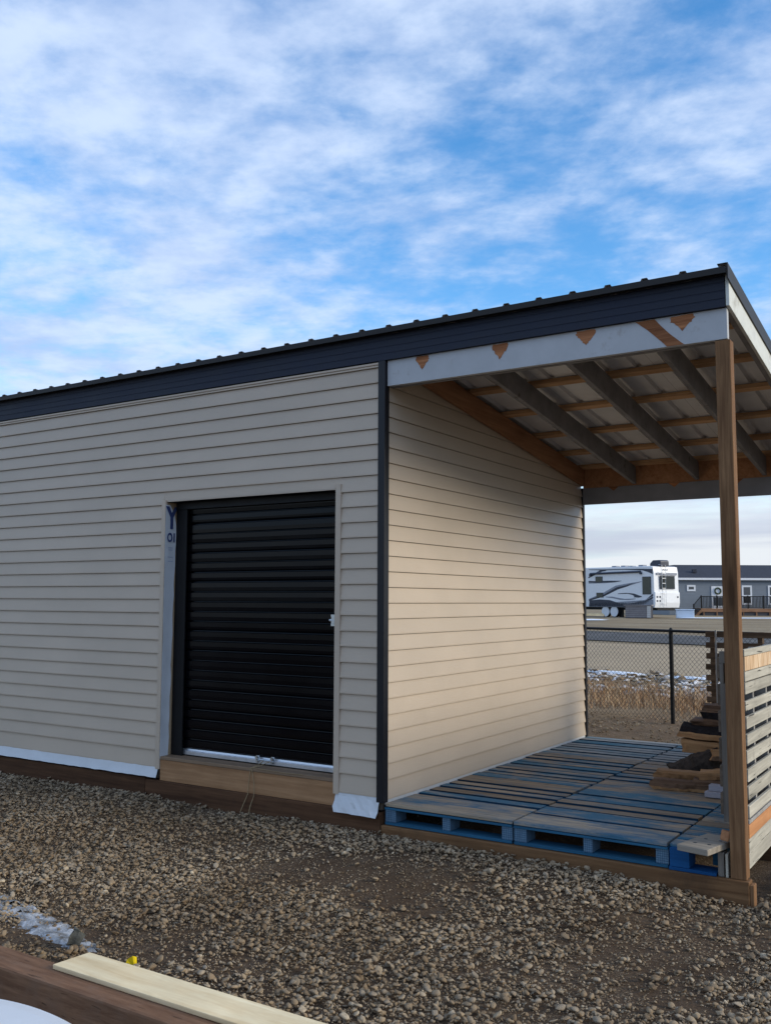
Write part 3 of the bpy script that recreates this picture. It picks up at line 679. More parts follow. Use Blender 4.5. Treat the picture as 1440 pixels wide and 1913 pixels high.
# porch roof framing seen from below
build('ledger', slopebox(0.020, 0.058, 0.081, D_ - 0.03, lambda y: zraft(y) + 0.008, lambda y: zraft(y) + 0.186), 'ledger', shed, bevel=0.003)
for i, xx in enumerate((0.590, 1.246, 1.900)):
    o = build('rafter', slopebox(xx, xx + 0.038, 0.081, D_ - 0.03, zraft, lambda y: zraft(y) + 0.184), 'gray_paint', shed, bevel=0.003)
build('rafter', slopebox(W_ - 0.038, W_ - 0.001, 0.081, D_ - 0.03, lambda y: zraft(y) + 0.03, lambda y: zraft(y) + 0.184), 'gray_paint', shed)
for yy in (0.70, 1.34, 1.99, 2.70, 3.36, 3.93):
    zb = lambda y: zraft(y) + 0.1855
    build('purlin', slopebox(0.022, W_ - 0.002, yy - 0.045, yy + 0.044, zb, lambda y: zb(y) + 0.0345), 'purlin', shed, bevel=0.002)
build('rear_beam', MB().box(0.032, W_, D_ - 0.028, D_ + 0.012, 2.572, 2.752), 'gray_beam', shed, bevel=0.003)
build('rear_header', MB().box(0.032, W_, D_ - 0.012, D_ + 0.026, 2.7535, 2.962), 'ledger', shed)
for cx in (0.38, 1.03, 1.66):
    build('beam_chip', MB().prism([(cx - 0.06, 2.751), (cx, 2.705), (cx + 0.055, 2.751)], D_ - 0.030, D_ - 0.0285, 'y'), 'bare', shed)
build('porch_post', MB().box(2.399, 2.488, 0.002, 0.091, -0.078, 3.1075), 'post', shed, bevel=0.004)
build('porch_post', MB().box(2.386, 2.474, D_ - 0.10, D_ - 0.03, -0.30, 2.570), 'post', shed, bevel=0.004)
# boards closing the foot of the porch rail
PX = 2.492
build('skirt_board', MB().box(PX - 0.024, PX, 0.095, D_ + 0.01, 0.137, 0.215), 'orange', shed, bevel=0.003)
build('skirt_board', MB().box(PX - 0.024, PX - 0.002, 0.095, D_ + 0.01, 0.056, 0.134), 'slat', shed, bevel=0.003)
build('skirt_board', MB().box(PX - 0.024, PX - 0.004, 0.095, D_ + 0.01, -0.035, 0.053), 'slat', shed, bevel=0.003)
build('corner_block', MB().box(2.507, 2.530, -0.015, 0.055, -0.36, -0.095), 'post', shed, bevel=0.004)

# twine from the bolt
tw = MB()
tw.tube([(-1.19, CY - 0.05, 0.240), (-1.20, 0.03, 0.214), (-1.213, -0.022, 0.205), (-1.225, -0.030, 0.10), (-1.232, -0.034, 0.0), (-1.262, -0.050, -0.08), (-1.27, -0.075, -0.135)], 0.0032, 5)
tw.tube([(-1.12, CY - 0.05, 0.246), (-1.17, 0.03, 0.214), (-1.205, -0.023, 0.205), (-1.172, -0.031, 0.10), (-1.165, -0.036, 0.0), (-1.19, -0.055, -0.09), (-1.168, -0.09, -0.135)], 0.0032, 5)
tw.tube([(-1.20, -0.021, 0.207), (-1.05, -0.0225, 0.204), (-0.9, -0.0235, 0.199), (-0.70, -0.0225, 0.203)], 0.002, 5)
solo('twine', tw, 'twine', (-1.2, -0.02, -0.13), 'thin tan twine hanging from the bolt of the black roll-up door', 'twine', smooth=True)

# ------------------------------------------------------------------ pallets of the porch floor
ROWS_A = [(0.0, 0.208), (0.211, 0.420), (0.472, 0.578), (0.630, 0.748), (0.800, 0.892), (0.942, 1.040), (1.096, 1.330)]
ROWS_B = [(0.0, 0.285), (0.325, 0.545), (0.585, 0.695), (0.738, 0.858), (0.902, 1.078), (1.122, 1.335)]
ROWS_C = [(0.0, 0.125), (0.163, 0.25), (0.290, 0.395), (0.435, 0.540), (0.580, 0.685), (0.726, 0.830), (0.872, 1.03), (1.075, 1.185), (1.225, 1.335)]
def pallet(x0, x1, y0, y1, rows, label, mats, zt=0.072, name='pallet', seed=0, frontcol='pallet_blue'):
    r = random.Random(seed)
    t = thing(name, (x0, y0, -0.078), label, 'pallet', 'blue pallets forming the porch floor')
    zb = zt - 0.147
    for j, (a, b) in enumerate(rows):
        if a > y1 - y0 - 0.03: continue
        b = min(b, y1 - y0); mt = mats[j] if j < len(mats) else mats[-1]
        dx = r.uniform(-0.006, 0.006); dz = r.uniform(-0.0035, 0.0035)
        db = MB().box(x0 + 0.004 + dx, x1 - 0.004 + dx, y0 + a, y0 + b, zt - 0.022 + dz, zt + dz)
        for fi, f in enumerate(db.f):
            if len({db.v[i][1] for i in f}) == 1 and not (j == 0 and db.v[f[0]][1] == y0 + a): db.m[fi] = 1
        build('deck_board', db, [mt, 'board_edge'], t, bevel=0.0018)
    build('edge_board', MB().box(x0 + 0.002, x1 - 0.002, y0 - 0.004, y0 + 0.095, zt - 0.0400, zt - 0.0262), frontcol, t)
    L = x1 - x0; xs = [(x0, x0 + 0.088), (x0 + L / 2 - 0.03, x0 + L / 2 + 0.03), (x1 - 0.078, x1)]
    for (a, b) in xs:
        build('stringer_board', MB().box(a + 0.004, b - 0.004, y0 + 0.097, y1 - 0.004, zt - 0.041, zt - 0.0262), frontcol, t)
        for (c, d) in ((0.006, 0.15), ((y1 - y0) / 2 - 0.07, (y1 - y0) / 2 + 0.07), (y1 - y0 - 0.15, y1 - y0 - 0.006)):
            build('block', MB().box(a, b, y0 + c, y0 + d, zb + 0.0185, zt - 0.0415), 'block', t, bevel=0.003)
    for (c, d) in ((0.0, 0.135), ((y1 - y0) / 2 - 0.06, (y1 - y0) / 2 + 0.06), (y1 - y0 - 0.13, y1 - y0)):
        build('bottom_board', MB().box(x0 + 0.003, x1 - 0.003, y0 + c, y0 + d, zb + 0.001, zb + 0.018), frontcol, t)
    return t
X = [(0.020, 1.014), (1.026, 2.040)]
Y = [(0.004, 1.346), (1.358, 2.700), (2.712, 4.070)]
lab = {(0, 0): 'weathered blue pallet at the front of the porch floor, against the siding', (1, 0): 'blue pallet with a pale front board at the front of the porch, beside the post',
       (0, 1): 'brownish weathered pallet in the middle of the porch floor, against the siding', (1, 1): 'worn pallet in the middle of the porch floor, under the split logs',
       (0, 2): 'bleached grey blue pallet at the rear of the porch floor, against the siding', (1, 2): 'rear pallet of the porch floor, half hidden by the firewood'}
for i in (0, 1):
    for j in (0, 1, 2):
        mats = {(0, 0): ['deck_pale', 'deck_pale', 'deck'], (1, 0): ['deck_pale', 'deck'], (0, 1): ['deck'], (1, 1): ['deck'], (0, 2): ['deck', 'deck_back'], (1, 2): ['deck', 'deck_back']}[(i, j)]
        rows = {(0, 0): ROWS_A, (1, 0): ROWS_B, (0, 1): ROWS_C, (1, 1): ROWS_A, (0, 2): ROWS_C, (1, 2): ROWS_C}[(i, j)]
        pallet(X[i][0], X[i][1], Y[j][0], Y[j][1], rows, lab[(i, j)], mats, seed=i * 3 + j)
# cut piece of a third pallet next to the post
t = thing('cut_pallet', (2.05, 0.0, -0.078), 'cut-off end of a solid blue pallet between the floor pallets and the post', 'pallet')
for j, (a, b) in enumerate([(0.02, 0.15), (0.175, 0.29), (0.32, 0.43), (0.46, 0.58)] + [(0.61 + 0.15 * q, 0.73 + 0.15 * q) for q in range(22)]):
    build('deck_board', MB().box(2.048, 2.322, a, b, 0.052, 0.070), 'deck', t, bevel=0.002)
build('block', MB().box(2.050, 2.165, -0.004, 0.14, -0.0575, 0.0515), 'pallet_solid', t, bevel=0.002)
build('bottom_board', MB().box(2.046, 2.320, -0.012, 0.13, -0.0775, -0.0590), 'pallet_solid', t, bevel=0.002)
build('stringer', MB().box(2.262, 2.318, 0.16, 3.9, -0.0575, 0.0515), 'pallet_blue', t)

# ------------------------------------------------------------------ small pieces by the post
t = thing('board_offcut', (2.27, 0.02, 0.075), 'short grey board with four nail holes lying at the foot of the porch post', 'board', rotz=rad(-13), world_coords=False)
build('board', MB().box(-0.095, 0.095, -0.19, 0.19, 0.0, 0.036), 'offcut', t, bevel=0.004)
for a, b in ((-0.035, -0.085), (0.045, -0.07), (-0.035, 0.045), (0.05, 0.06)):
    build('nail_hole', MB().disc((a, b, 0.0362), 0.011, 0.0006, 10), 'black', t)
solo('wood_chip', MB().obox((2.37, 0.028, 0.155), (0.05, 0.034, 0.06), (0.1, 0.2, 0.3)), 'ledger', (2.37, 0.028, 0.125), 'small reddish wood block beside the post above the nail-holed board', 'block', bevel=0.008)
t = thing('scrap_boards', (2.36, 0.05, -0.078), 'dark and pale scrap boards standing on edge against the porch post', 'scrap board')
build('board', MB().box(2.328, 2.362, 0.006, 0.10, -0.0775, 0.060), 'stringer', t, bevel=0.003)
build('board', MB().box(2.372, 2.386, 0.000, 0.09, -0.0775, 0.056), 'slat', t, bevel=0.003)

# ------------------------------------------------------------------ pallets standing on edge as the porch rail
SLATZ = [(0.325, 0.250), (0.433, 0.357), (0.535, 0.462), (0.638, 0.564), (0.737, 0.671), (0.842, 0.770), (0.932, 0.875), (1.039, 0.971), (1.117, 1.069)]
def edge_pallet(y0, y1, label, first=False, seed=0):
    r = random.Random(seed)
    t = thing('pallet_rail', (2.41, y0, 0.217), label, 'pallet', 'pallets standing on edge as the porch rail')
    sl = [(0.250, 0.328), (0.357, 0.433), (0.462, 0.535), (0.564, 0.638), (0.671, 0.737), (0.770, 0.842), (0.875, 0.932), (0.971, 1.039), (1.069, 1.117)]
    # measured boards of the outer face: light slats, dark gaps between them
    outer = [(0.2565, 0.325), (0.357, 0.433), (0.462, 0.535), (0.564, 0.638), (0.671, 0.737), (0.770, 0.842), (0.875, 0.932), (0.971, 1.039)]
    for a, b in outer:
        da = r.uniform(-0.004, 0.004); a2, b2 = a + da, b + da
        build('slat', MB().box(PX - 0.017, PX + r.uniform(-0.001, 0.002), y0 + r.uniform(0, 0.012), y1 - r.uniform(0, 0.01), a2, b2), 'slat', t, bevel=0.002)
    build('slat', MB().box(PX - 0.017, PX, y0 + 0.004, y1, 0.219, 0.241), 'slat_gray', t, bevel=0.002)
    build('slat', MB().box(PX - 0.017, PX + 0.001, y0 + 0.002, y1, 1.046, 1.104), 'slat', t, bevel=0.002)
    o = build('top_board', MB().box(PX - 0.018, PX + 0.002, y0 + 0.004, y1, 1.108, 1.192), 'ribbed', t, bevel=0.002); o['label'] = 'orange striped board under the top edge'
    build('top_board', MB().box(PX - 0.018, PX + 0.001, y0 + 0.001, y1, 1.1945, 1.236), 'slat', t, bevel=0.002)
    L = y1 - y0
    for q, (a, b) in enumerate(((0.0, 0.042), (0.30, 0.335), (0.70, 0.735), (L - 0.04, L))):
        if first and q == 0:
            # front stringer with its fork notch
            zs = 1.03
            build('stringer', MB().box(2.348, PX - 0.019, y0 - 0.006, y0 + 0.038, 0.219, zs).box(2.348, 2.372, y0 - 0.006, y0 + 0.038, zs, 1.150).box(2.412, PX - 0.019, y0 - 0.006, y0 + 0.038, zs, 1.150).box(2.348, PX - 0.019, y0 - 0.006, y0 + 0.038, 1.150, 1.222), 'stringer', t, bevel=0.003)
            build('notch_shade', MB().box(2.372, 2.412, y0 + 0.030, y0 + 0.036, zs + 0.001, 1.149), 'black', t)  # black sheet added as the shade inside the notch
        else:
            build('stringer', MB().box(2.368, PX - 0.019, y0 + a, y0 + b, 0.219, 1.22), 'slat_gray', t, bevel=0.003)
    for a in (0.26, 0.42, 0.58, 0.74, 0.90, 1.06):
        build('slat', MB().box(2.330, 2.346, y0 + 0.004, y1, a, a + 0.125), 'inner_slat', t, bevel=0.002)
edge_pallet(0.100, 1.32, 'pale slatted pallet standing on edge right behind the front porch post', True, 1)
edge_pallet(1.335, 2.62, 'middle one of the slatted pallets standing in line behind the porch post', False, 2)
edge_pallet(2.635, 3.90, 'rear one of the slatted pallets standing in line behind the porch post', False, 3)
# dark pallet closing the back, seen end on
t = thing('back_pallet', (1.85, 4.03, -0.078), 'dark brown pallet standing upright at the back edge of the porch beside the firewood', 'pallet')
r = random.Random(12)
for q in range(12):
    zz = 1.222 - 0.046 - q * 0.108
    build('slat', MB().box(1.300 + r.uniform(0, 0.012), 2.335, 3.975, 3.992, zz - 0.012, zz + 0.046), 'slat_dark', t, bevel=0.002)
for a in (1.345, 1.80, 2.28):
    build('stringer', MB().box(a, a + 0.045, 3.993, 4.082, -0.0765, 1.222), 'slat_dark', t, bevel=0.002)
build('stake', MB().box(1.402, 1.418, 3.955, 3.973, 0.07, 1.235), 'slat_gray', t)

# ------------------------------------------------------------------ firewood
def log(x0, x1, y, z0, w, h, mats, label, seed, tilt=0.0, turn=0.0, shape=0):
    r = random.Random(seed); n = 9
    base = [[(-.5, 0.0), (-.25, -.02), (.2, .0), (.5, .03), (.52, .5), (.35, .82), (.0, 1.0), (-.36, .86), (-.54, .45)],
            [(-.5, .05), (-.1, 0), (.3, .0), (.5, .10), (.46, .55), (.25, .95), (-.05, 1.0), (-.30, .75), (-.46, .42)],
            [(-.52, 0), (.0, .0), (.5, .02), (.53, .35), (.50, .82), (.1, 1.0), (-.4, .96), (-.55, .7), (-.55, .3)]][shape]
    segs = 16; rings = []; ja = [r.uniform(-.06, .06) for _ in range(n)]; jb = [r.uniform(0, 6.28) for _ in range(n)]
    for i in range(segs + 1):
        s = i / segs; rr = []
        for q_, (a, b) in enumerate(base):
            k = 0.075 if 0 < i < segs else 0.12; a = a + ja[q_] * math.sin(3.1 * s * 2 + jb[q_]); b = b + (ja[q_] * 0.9 * math.sin(4.3 * s * 2 + jb[q_] * 1.7) if b > 0.2 else 0)
            rr.append(((x1 - x0) * (s - .5) + (r.random() - .5) * (0.05 if i in (0, segs) else 0.01), (a + (r.random() - .5) * k) * w, (b + (r.random() - .5) * k) * h))
        rings.append(rr)
    mb = MB(); vs = [p for rr in rings for p in rr]
    f_s, f_b = [], []
    for i in range(segs):
        for q in range(n):
            f = (i * n + q, i * n + (q + 1) % n, (i + 1) * n + (q + 1) % n, (i + 1) * n + q)
            (f_b if q in (0, 1, 2, 8) else f_s).append(f)
    o = len(mb.v); mb.add(vs, f_s, 0); mb.f += f_b; mb.m += [1] * len(f_b)
    mb.f += [tuple(reversed(range(n))), tuple(range(segs * n, segs * n + n))]; mb.m += [0, 0]
    ob = link('firewood', mb.mesh('firewood', mats), None, ((x0 + x1) / 2, y, z0), (0, tilt, turn))
    sub = ob.modifiers.new('s', 'SUBSURF'); sub.levels = 1; sub.render_levels = 1; sub.subdivision_type = 'SIMPLE'
    tag(ob, label, 'firewood', 'split firewood stacked on the porch floor'); return ob
FW = [
 (1.45, 1.90, 1.70, 0.073, 0.17, 0.075, ['split_dark', 'split'], 'splintered brown split log lying lowest and foremost on the pallets', 1, 0.0, 0.10, 2),
 (1.43, 1.92, 1.83, 0.140, 0.16, 0.055, ['split', 'split'], 'flat pale orange split log lying on the foremost lowest log', 2, 0.0, 0.02, 2),
 (1.78, 2.31, 1.80, 0.185, 0.15, 0.07, ['split', 'split'], 'light orange split plank running under the grey weathered stringer', 3, -0.12, 0.14, 2),
 (1.74, 2.31, 1.72, 0.076, 0.12, 0.10, ['split_dark', 'split_dark'], 'brown log low in the stack beside the pale grey blocks', 4, 0, 0, 0),
 (1.46, 1.86, 2.22, 0.105, 0.20, 0.165, ['bark', 'bark'], 'dark grey bark-covered round log lying slanted in the middle of the stack', 5, -0.42, 0.12, 0),
 (1.48, 2.30, 2.46, 0.245, 0.22, 0.105, ['split', 'split'], 'orange split log under the black bark log', 6, 0.03, -0.03, 2),
 (1.80, 2.31, 2.12, 0.255, 0.18, 0.085, ['split', 'split_dark'], 'reddish brown split log behind the slanted bark log', 7, 0.0, 0.08, 1),
 (1.44, 2.30, 2.50, 0.350, 0.25, 0.125, ['burnt', 'split'], 'thick log with black bark on its front, upper part of the stack', 8, 0.05, -0.02, 1),
 (1.53, 2.30, 2.60, 0.470, 0.24, 0.055, ['split_dark', 'split_dark'], 'flat brown log directly under the topmost log', 9, 0.0, 0.02, 2),
 (1.62, 2.31, 2.62, 0.525, 0.22, 0.125, ['split_dark', 'burnt'], 'purplish brown topmost log of the firewood stack', 10, 0.0, -0.06, 0),
 (1.52, 2.30, 2.42, 0.074, 0.22, 0.16, ['split_dark', 'split'], 'brown log at the bottom of the stack behind the slanted bark log', 11, 0, 0, 0),
 (1.60, 2.31, 2.72, 0.074, 0.24, 0.19, ['bark', 'split'], 'rearmost bark log at the bottom of the firewood stack', 12, 0, 0.03, 0),
 (1.58, 2.30, 2.74, 0.265, 0.22, 0.18, ['split_dark', 'split'], 'rearmost split log in the middle of the firewood stack', 13, 0, 0, 1),
 (1.92, 2.32, 1.98, 0.074, 0.2, 0.13, ['split', 'bark'], 'hidden orange log at the foot of the stack beside the rail', 14, 0, 0, 0)]
for a in FW: log(*a)
solo('pale_block', MB().box(1.885, 2.20, 1.49, 1.57, 0.074, 0.114), 'pale_gray', (2.0, 1.53, 0.074), 'lower pale grey block on the pallet beside the low logs', 'block', bevel=0.004)
solo('pale_block', MB().box(1.905, 2.22, 1.535, 1.615, 0.115, 0.158), 'pale_gray', (2.0, 1.57, 0.115), 'upper pale grey block lying on the lower one beside the low logs', 'block', bevel=0.004)

# ------------------------------------------------------------------ chain-link fence
FA, FB = Vector((-1.53, 8.23)), Vector((0.49, 7.48)); fd = (FB - FA).normalized()
def fpt(s, z): p = FA + fd * s; return (p.x, p.y, z)
S0, S1 = -6.0, 5.5; FTOP, FBOT = 1.105, -0.16
fence = thing('chain_link_fence', fpt(1.45, -0.25), 'black chain-link fence behind the porch, in front of dry grass', 'fence')
SP = 1.53
for kk in (-2, -1, 0, 1):
    s = SP + kk * 2.75
    if S0 <= s <= S1:
        build('post', MB().tube([fpt(s, -0.6), fpt(s, FTOP + 0.01)], 0.030, 12).disc((*fpt(s, FTOP + 0.005)[:2], FTOP + 0.01), 0.033, 0.035, 12, r2=0.012), 'black', fence, smooth=False)
build('top_rail', MB().tube([fpt(S0, FTOP), fpt(S1, FTOP)], 0.021, 10), 'black', fence)
DW = 0.0355; wires = MB(); nw = int((S1 - S0) / DW); rows_ = int((FTOP - FBOT) / DW)
nrm = Vector((-fd.y, fd.x)) * 0.0025
for i in range(nw):
    pts = []
    for j in range(rows_ + 1):
        q = fpt(S0 + (i + (j + i) % 2) * DW, FBOT + j * DW); sg = 1 if (j + i) % 2 else -1
        pts.append((q[0] + nrm.x * sg, q[1] + nrm.y * sg - 0.026, q[2]))
    wires.tube(pts, 0.0031, 3, cap=False)
me = bpy.data.meshes.new('chain_mesh'); of = OFF[fence.name]
me.from_pydata([(a - of[0], b - of[1], c - of[2]) for a, b, c in wires.v], [], wires.f); me.materials.append(M['black'])
tag(link('chain_mesh', me, fence), kind='stuff')

# ------------------------------------------------------------------ lumber and table in the foreground
lumber_g = 'lumber stacked in the foreground'
solo('timber_beam', MB().box(-1.6, 3.4, -3.176, -3.088, -0.30, -0.046), 'timber', (0.9, -3.13, -0.28), 'front dark brown beam with a knot, nearest the white table', 'beam', lumber_g, bevel=0.012)
solo('timber_beam', MB().box(-1.5, 3.5, -3.084, -2.990, -0.30, -0.062), 'timber', (0.9, -3.04, -0.28), 'brown beam just behind the front one, under the pale new board', 'beam', lumber_g, bevel=0.006)
solo('timber_beam', MB().box(0.34, 3.4, -2.972, -2.885, -0.30, -0.062), 'timber', (1.8, -2.93, -0.28), 'rear brown beam hidden under the pale new board', 'beam', lumber_g, bevel=0.006)
solo('new_board', MB().prism([(0.282, -3.048), (3.3, -3.048), (3.3, -2.866), (0.300, -2.866)], -0.0610, -0.0405, 'z'), 'newwood', (1.6, -2.95, -0.061), 'pale new spruce board lying on the brown beams', 'board', bevel=0.003)
tb = thing('round_table', (1.62, -4.79, -0.27), 'round white plastic folding table cut off by the lower left corner', 'table', world_coords=False)
prof = [(0.0, 0.735), (0.60, 0.735), (0.632, 0.731), (0.648, 0.720), (0.652, 0.706), (0.645, 0.696), (0.60, 0.694), (0.0, 0.694)]
mb = MB(); N_ = 96; vs = [(r_ * math.cos(2 * math.pi * i / N_), r_ * math.sin(2 * math.pi * i / N_), z_) for r_, z_ in prof[1:-1] for i in range(N_)]
fs = [(j * N_ + i, j * N_ + (i + 1) % N_, (j + 1) * N_ + (i + 1) % N_, (j + 1) * N_ + i) for j in range(len(prof) - 3) for i in range(N_)] + [tuple(range(N_)), tuple(reversed(range((len(prof) - 3) * N_, (len(prof) - 2) * N_)))]
build('table_top', mb.add(vs, fs), 'plastic_white', tb)
mk = MB().obox((-0.42, 0.352, 0.7365), (0.105, 0.013, 0.004), (0, 0, rad(25))).obox((-0.455, 0.335, 0.737), (0.020, 0.017, 0.005), (0, 0, rad(25))).obox((-0.385, 0.368, 0.737), (0.020, 0.017, 0.005), (0, 0, rad(25)))
build('moulded_mark', mk, 'plastic_white', tb)
for a in (45, 135, 225, 315):
    c_, s_ = math.cos(rad(a)), math.sin(rad(a)); build('leg', MB().tube([(0.40 * c_, 0.40 * s_, 0.69), (0.46 * c_, 0.46 * s_, 0.0)], 0.014, 10), 'alu', tb)

# ------------------------------------------------------------------ ice, rock, yellow scrap
pts2 = [(-2.6, -1.98), (-2.1, -1.93), (-1.55, -2.02), (-1.20, -2.06), (-0.98, -2.10), (-0.80, -2.14), (-0.62, -2.18), (-0.42, -2.27), (-0.20, -2.33), (-0.08, -2.42), (-0.20, -2.50), (-0.36, -2.50), (-0.50, -2.475), (-0.70, -2.46), (-0.86, -2.41), (-1.00, -2.37), (-1.20, -2.36), (-1.50, -2.31), (-2.0, -2.28), (-2.5, -2.26)]
from mathutils.geometry import tessellate_polygon
def inpoly(x, y, P):
    c = False; n = len(P)
    for i in range(n):
        (x1, y1), (x2, y2) = P[i], P[i - 1]
        if (y1 > y) != (y2 > y) and x < (x2 - x1) * (y - y1) / (y2 - y1) + x1: c = not c
    return c
mb = MB(); st = 0.028; idx = {}
gxs = np.arange(-2.7, 0.05, st); gys = np.arange(-2.56, -1.88, st)
def iv(i, j):
    if (i, j) not in idx:
        x, y = gxs[i] + rng.uniform(-.008, .008), gys[j] + rng.uniform(-.008, .008)
        edge = 0 if all(inpoly(x + a, y + b, pts2) for a, b in ((.06, 0), (-.06, 0), (0, .05), (0, -.05))) else -0.022
        h_ = float(hgt(x, y)) + 0.012 + edge + 0.010 * math.sin(x * 31 + y * 17) * math.sin(y * 41 - x * 13) + rng.uniform(-.004, .004)
        idx[(i, j)] = len(mb.v); mb.v.append((x, y, h_))
    return idx[(i, j)]
for i in range(len(gxs) - 1):
    for j in range(len(gys) - 1):
        xx, yy = gxs[i] + st / 2, gys[j] + st / 2
        if inpoly(xx, yy, pts2) and math.sin(xx * 14 + 3 * math.sin(yy * 19)) * math.sin(yy * 26 + 2 * math.sin(xx * 9)) > -0.72:
            mb.f.append((iv(i, j), iv(i + 1, j), iv(i + 1, j + 1), iv(i, j + 1))); mb.m.append(0)
me = bpy.data.meshes.new('ice_patch'); me.from_pydata(mb.v, [], mb.f); me.materials.append(M['ice']); me.polygons.foreach_set('use_smooth', [True] * len(mb.f)); me.update()
tag(link('ice_patch', me), 'thin patch of white ice on the gravel left of the pale board', kind='structure')

def stone_mesh(name, seed, squash, rough, mat, sub=2, rad_=0.5):
    bm = bmesh.new(); bmesh.ops.create_icosphere(bm, subdivisions=sub, radius=rad_)
    r = random.Random(seed); ds = [(Vector((r.gauss(0, 1), r.gauss(0, 1), r.gauss(0, 1))).normalized(), r.uniform(0.24, 0.43)) for _ in range(13)]
    ph = [r.uniform(0, 6.28) for _ in range(6)]
    for v in bm.verts:
        p = v.co.normalized(); q = p.copy() * rad_
        for d, lim in ds:                       # flats, as on a broken or rolled pebble
            e = q.dot(d)
            if e > lim: q -= d * (e - lim) * 0.95
        q *= 1 + rough * (math.sin(5 * p.x + ph[0]) * math.sin(6 * p.y + ph[1]) + 0.6 * math.sin(9 * p.z + ph[2]))
        v.co = Vector((q.x * squash[0], q.y * squash[1], q.z * squash[2]))
    me = bpy.data.meshes.new(name); bm.to_mesh(me); bm.free()
    me.materials.append(M[mat]); me.polygons.foreach_set('use_smooth', [True] * len(me.polygons)); return me
o = link('rock', stone_mesh('rock', 77, (0.11, 0.10, 0.105), 0.10, 'rockdark', 3, 0.62), None, (-0.285, -2.445, -0.205), (0.3, 0.2, 0.5)); tag(o, 'dark grey rock sitting on the edge of the ice patch', 'rock')
mb = MB(); R_ = random.Random(3)
vs = [(-.03, -.02, 0), (.03, -.022, .0), (.034, .02, .004), (-.028, .024, 0), (-.022, -.012, .045), (.026, -.016, .062), (.030, .008, .058), (-.012, .018, .036), (.012, -.02, .072)]
mb.add(vs, [(0, 1, 5, 8, 4), (1, 2, 6, 5), (2, 3, 7, 6), (3, 0, 4, 7), (4, 8, 6, 7), (5, 6, 8), (0, 3, 2, 1)])
o = link('plastic_scrap', mb.mesh('plastic_scrap', 'yellow'), None, (0.118, -2.455, -0.268), (0, 0.1, 0.5)); o.scale = (0.8, 0.8, 0.8); tag(o, 'small crumpled yellow plastic scrap just behind the pale board', 'scrap')

# ------------------------------------------------------------------ scattered stones (real pebbles, instanced)
def scatter(name, P, scl, rot, pick, meshes, label):
    src = bpy.data.collections.new(name + '_source')
    for i, me in enumerate(meshes):
        so_ = bpy.data.objects.new('%s_source_%02d' % (name, i), me); src.objects.link(so_)
    me = bpy.data.meshes.new(name); me.from_pydata(P.tolist(), [], [])
    for an, ty, data in (('scl', 'FLOAT_VECTOR', scl), ('rot', 'FLOAT_VECTOR', rot)):
        at = me.attributes.new(an, ty, 'POINT'); at.data.foreach_set('vector', np.asarray(data, np.float32).ravel())
    at = me.attributes.new('pick', 'INT', 'POINT'); at.data.foreach_set('value', np.asarray(pick, np.int32))
    ob = link(name, me); tag(ob, label, kind='stuff')
    ng = bpy.data.node_groups.new(name, 'GeometryNodeTree'); ng.interface.new_socket('Geometry', in_out='INPUT', socket_type='NodeSocketGeometry'); ng.interface.new_socket('Geometry', in_out='OUTPUT', socket_type='NodeSocketGeometry')
    N, L = ng.nodes, ng.links
    gi, go = N.new('NodeGroupInput'), N.new('NodeGroupOutput'); ip = N.new('GeometryNodeInstanceOnPoints'); ci = N.new('GeometryNodeCollectionInfo')
    ci.inputs['Collection'].default_value = src; ci.inputs['Separate Children'].default_value = True; ci.inputs['Reset Children'].default_value = True
    def na(nm, ty):
        a = N.new('GeometryNodeInputNamedAttribute'); a.data_type = ty; a.inputs['Name'].default_value = nm; return a.outputs['Attribute']
    m2p = N.new('GeometryNodeMeshToPoints'); L.new(gi.outputs[0], m2p.inputs['Mesh'])
    L.new(m2p.outputs['Points'], ip.inputs['Points']); L.new(ci.outputs[0], ip.inputs['Instance']); ip.inputs['Pick Instance'].default_value = True
    L.new(na('pick', 'INT'), ip.inputs['Instance Index']); L.new(na('rot', 'FLOAT_VECTOR'), ip.inputs['Rotation']); L.new(na('scl', 'FLOAT_VECTOR'), ip.inputs['Scale'])
    L.new(ip.outputs[0], go.inputs[0])
    md = ob.modifiers.new('scatter', 'NODES'); md.node_group = ng
    return ob
def fbm(x, y, f, seed):
    rs = np.random.RandomState(seed); r = 0; a = 1; tot = 0
    for o_ in range(4):
        for k_ in range(5):
            th = rs.rand() * 6.283; ph_ = rs.rand() * 6.283; s_ = f * (0.7 + 0.7 * rs.rand())
            r = r + a * np.sin((np.cos(th) * x + np.sin(th) * y) * s_ * 6.283 + ph_)
        tot += a * a * 2.5; f *= 2.1; a *= 0.6
    return r / tot ** 0.5
def gauss(x, y, cx, cy_, sx, sy_): return np.exp(-((x - cx) / sx) ** 2 - ((y - cy_) / sy_) ** 2)
def rocks_in(n, x0, x1, y0, y1, dens_fn, smin, smax, sink=0.3):
    x = nrs.uniform(x0, x1, n); y = nrs.uniform(y0, y1, n)
    keep = nrs.rand(n) < dens_fn(x, y); x, y = x[keep], y[keep]
    s = smin * (smax / smin) ** (nrs.rand(len(x)) ** 1.7)
    return x, y, s
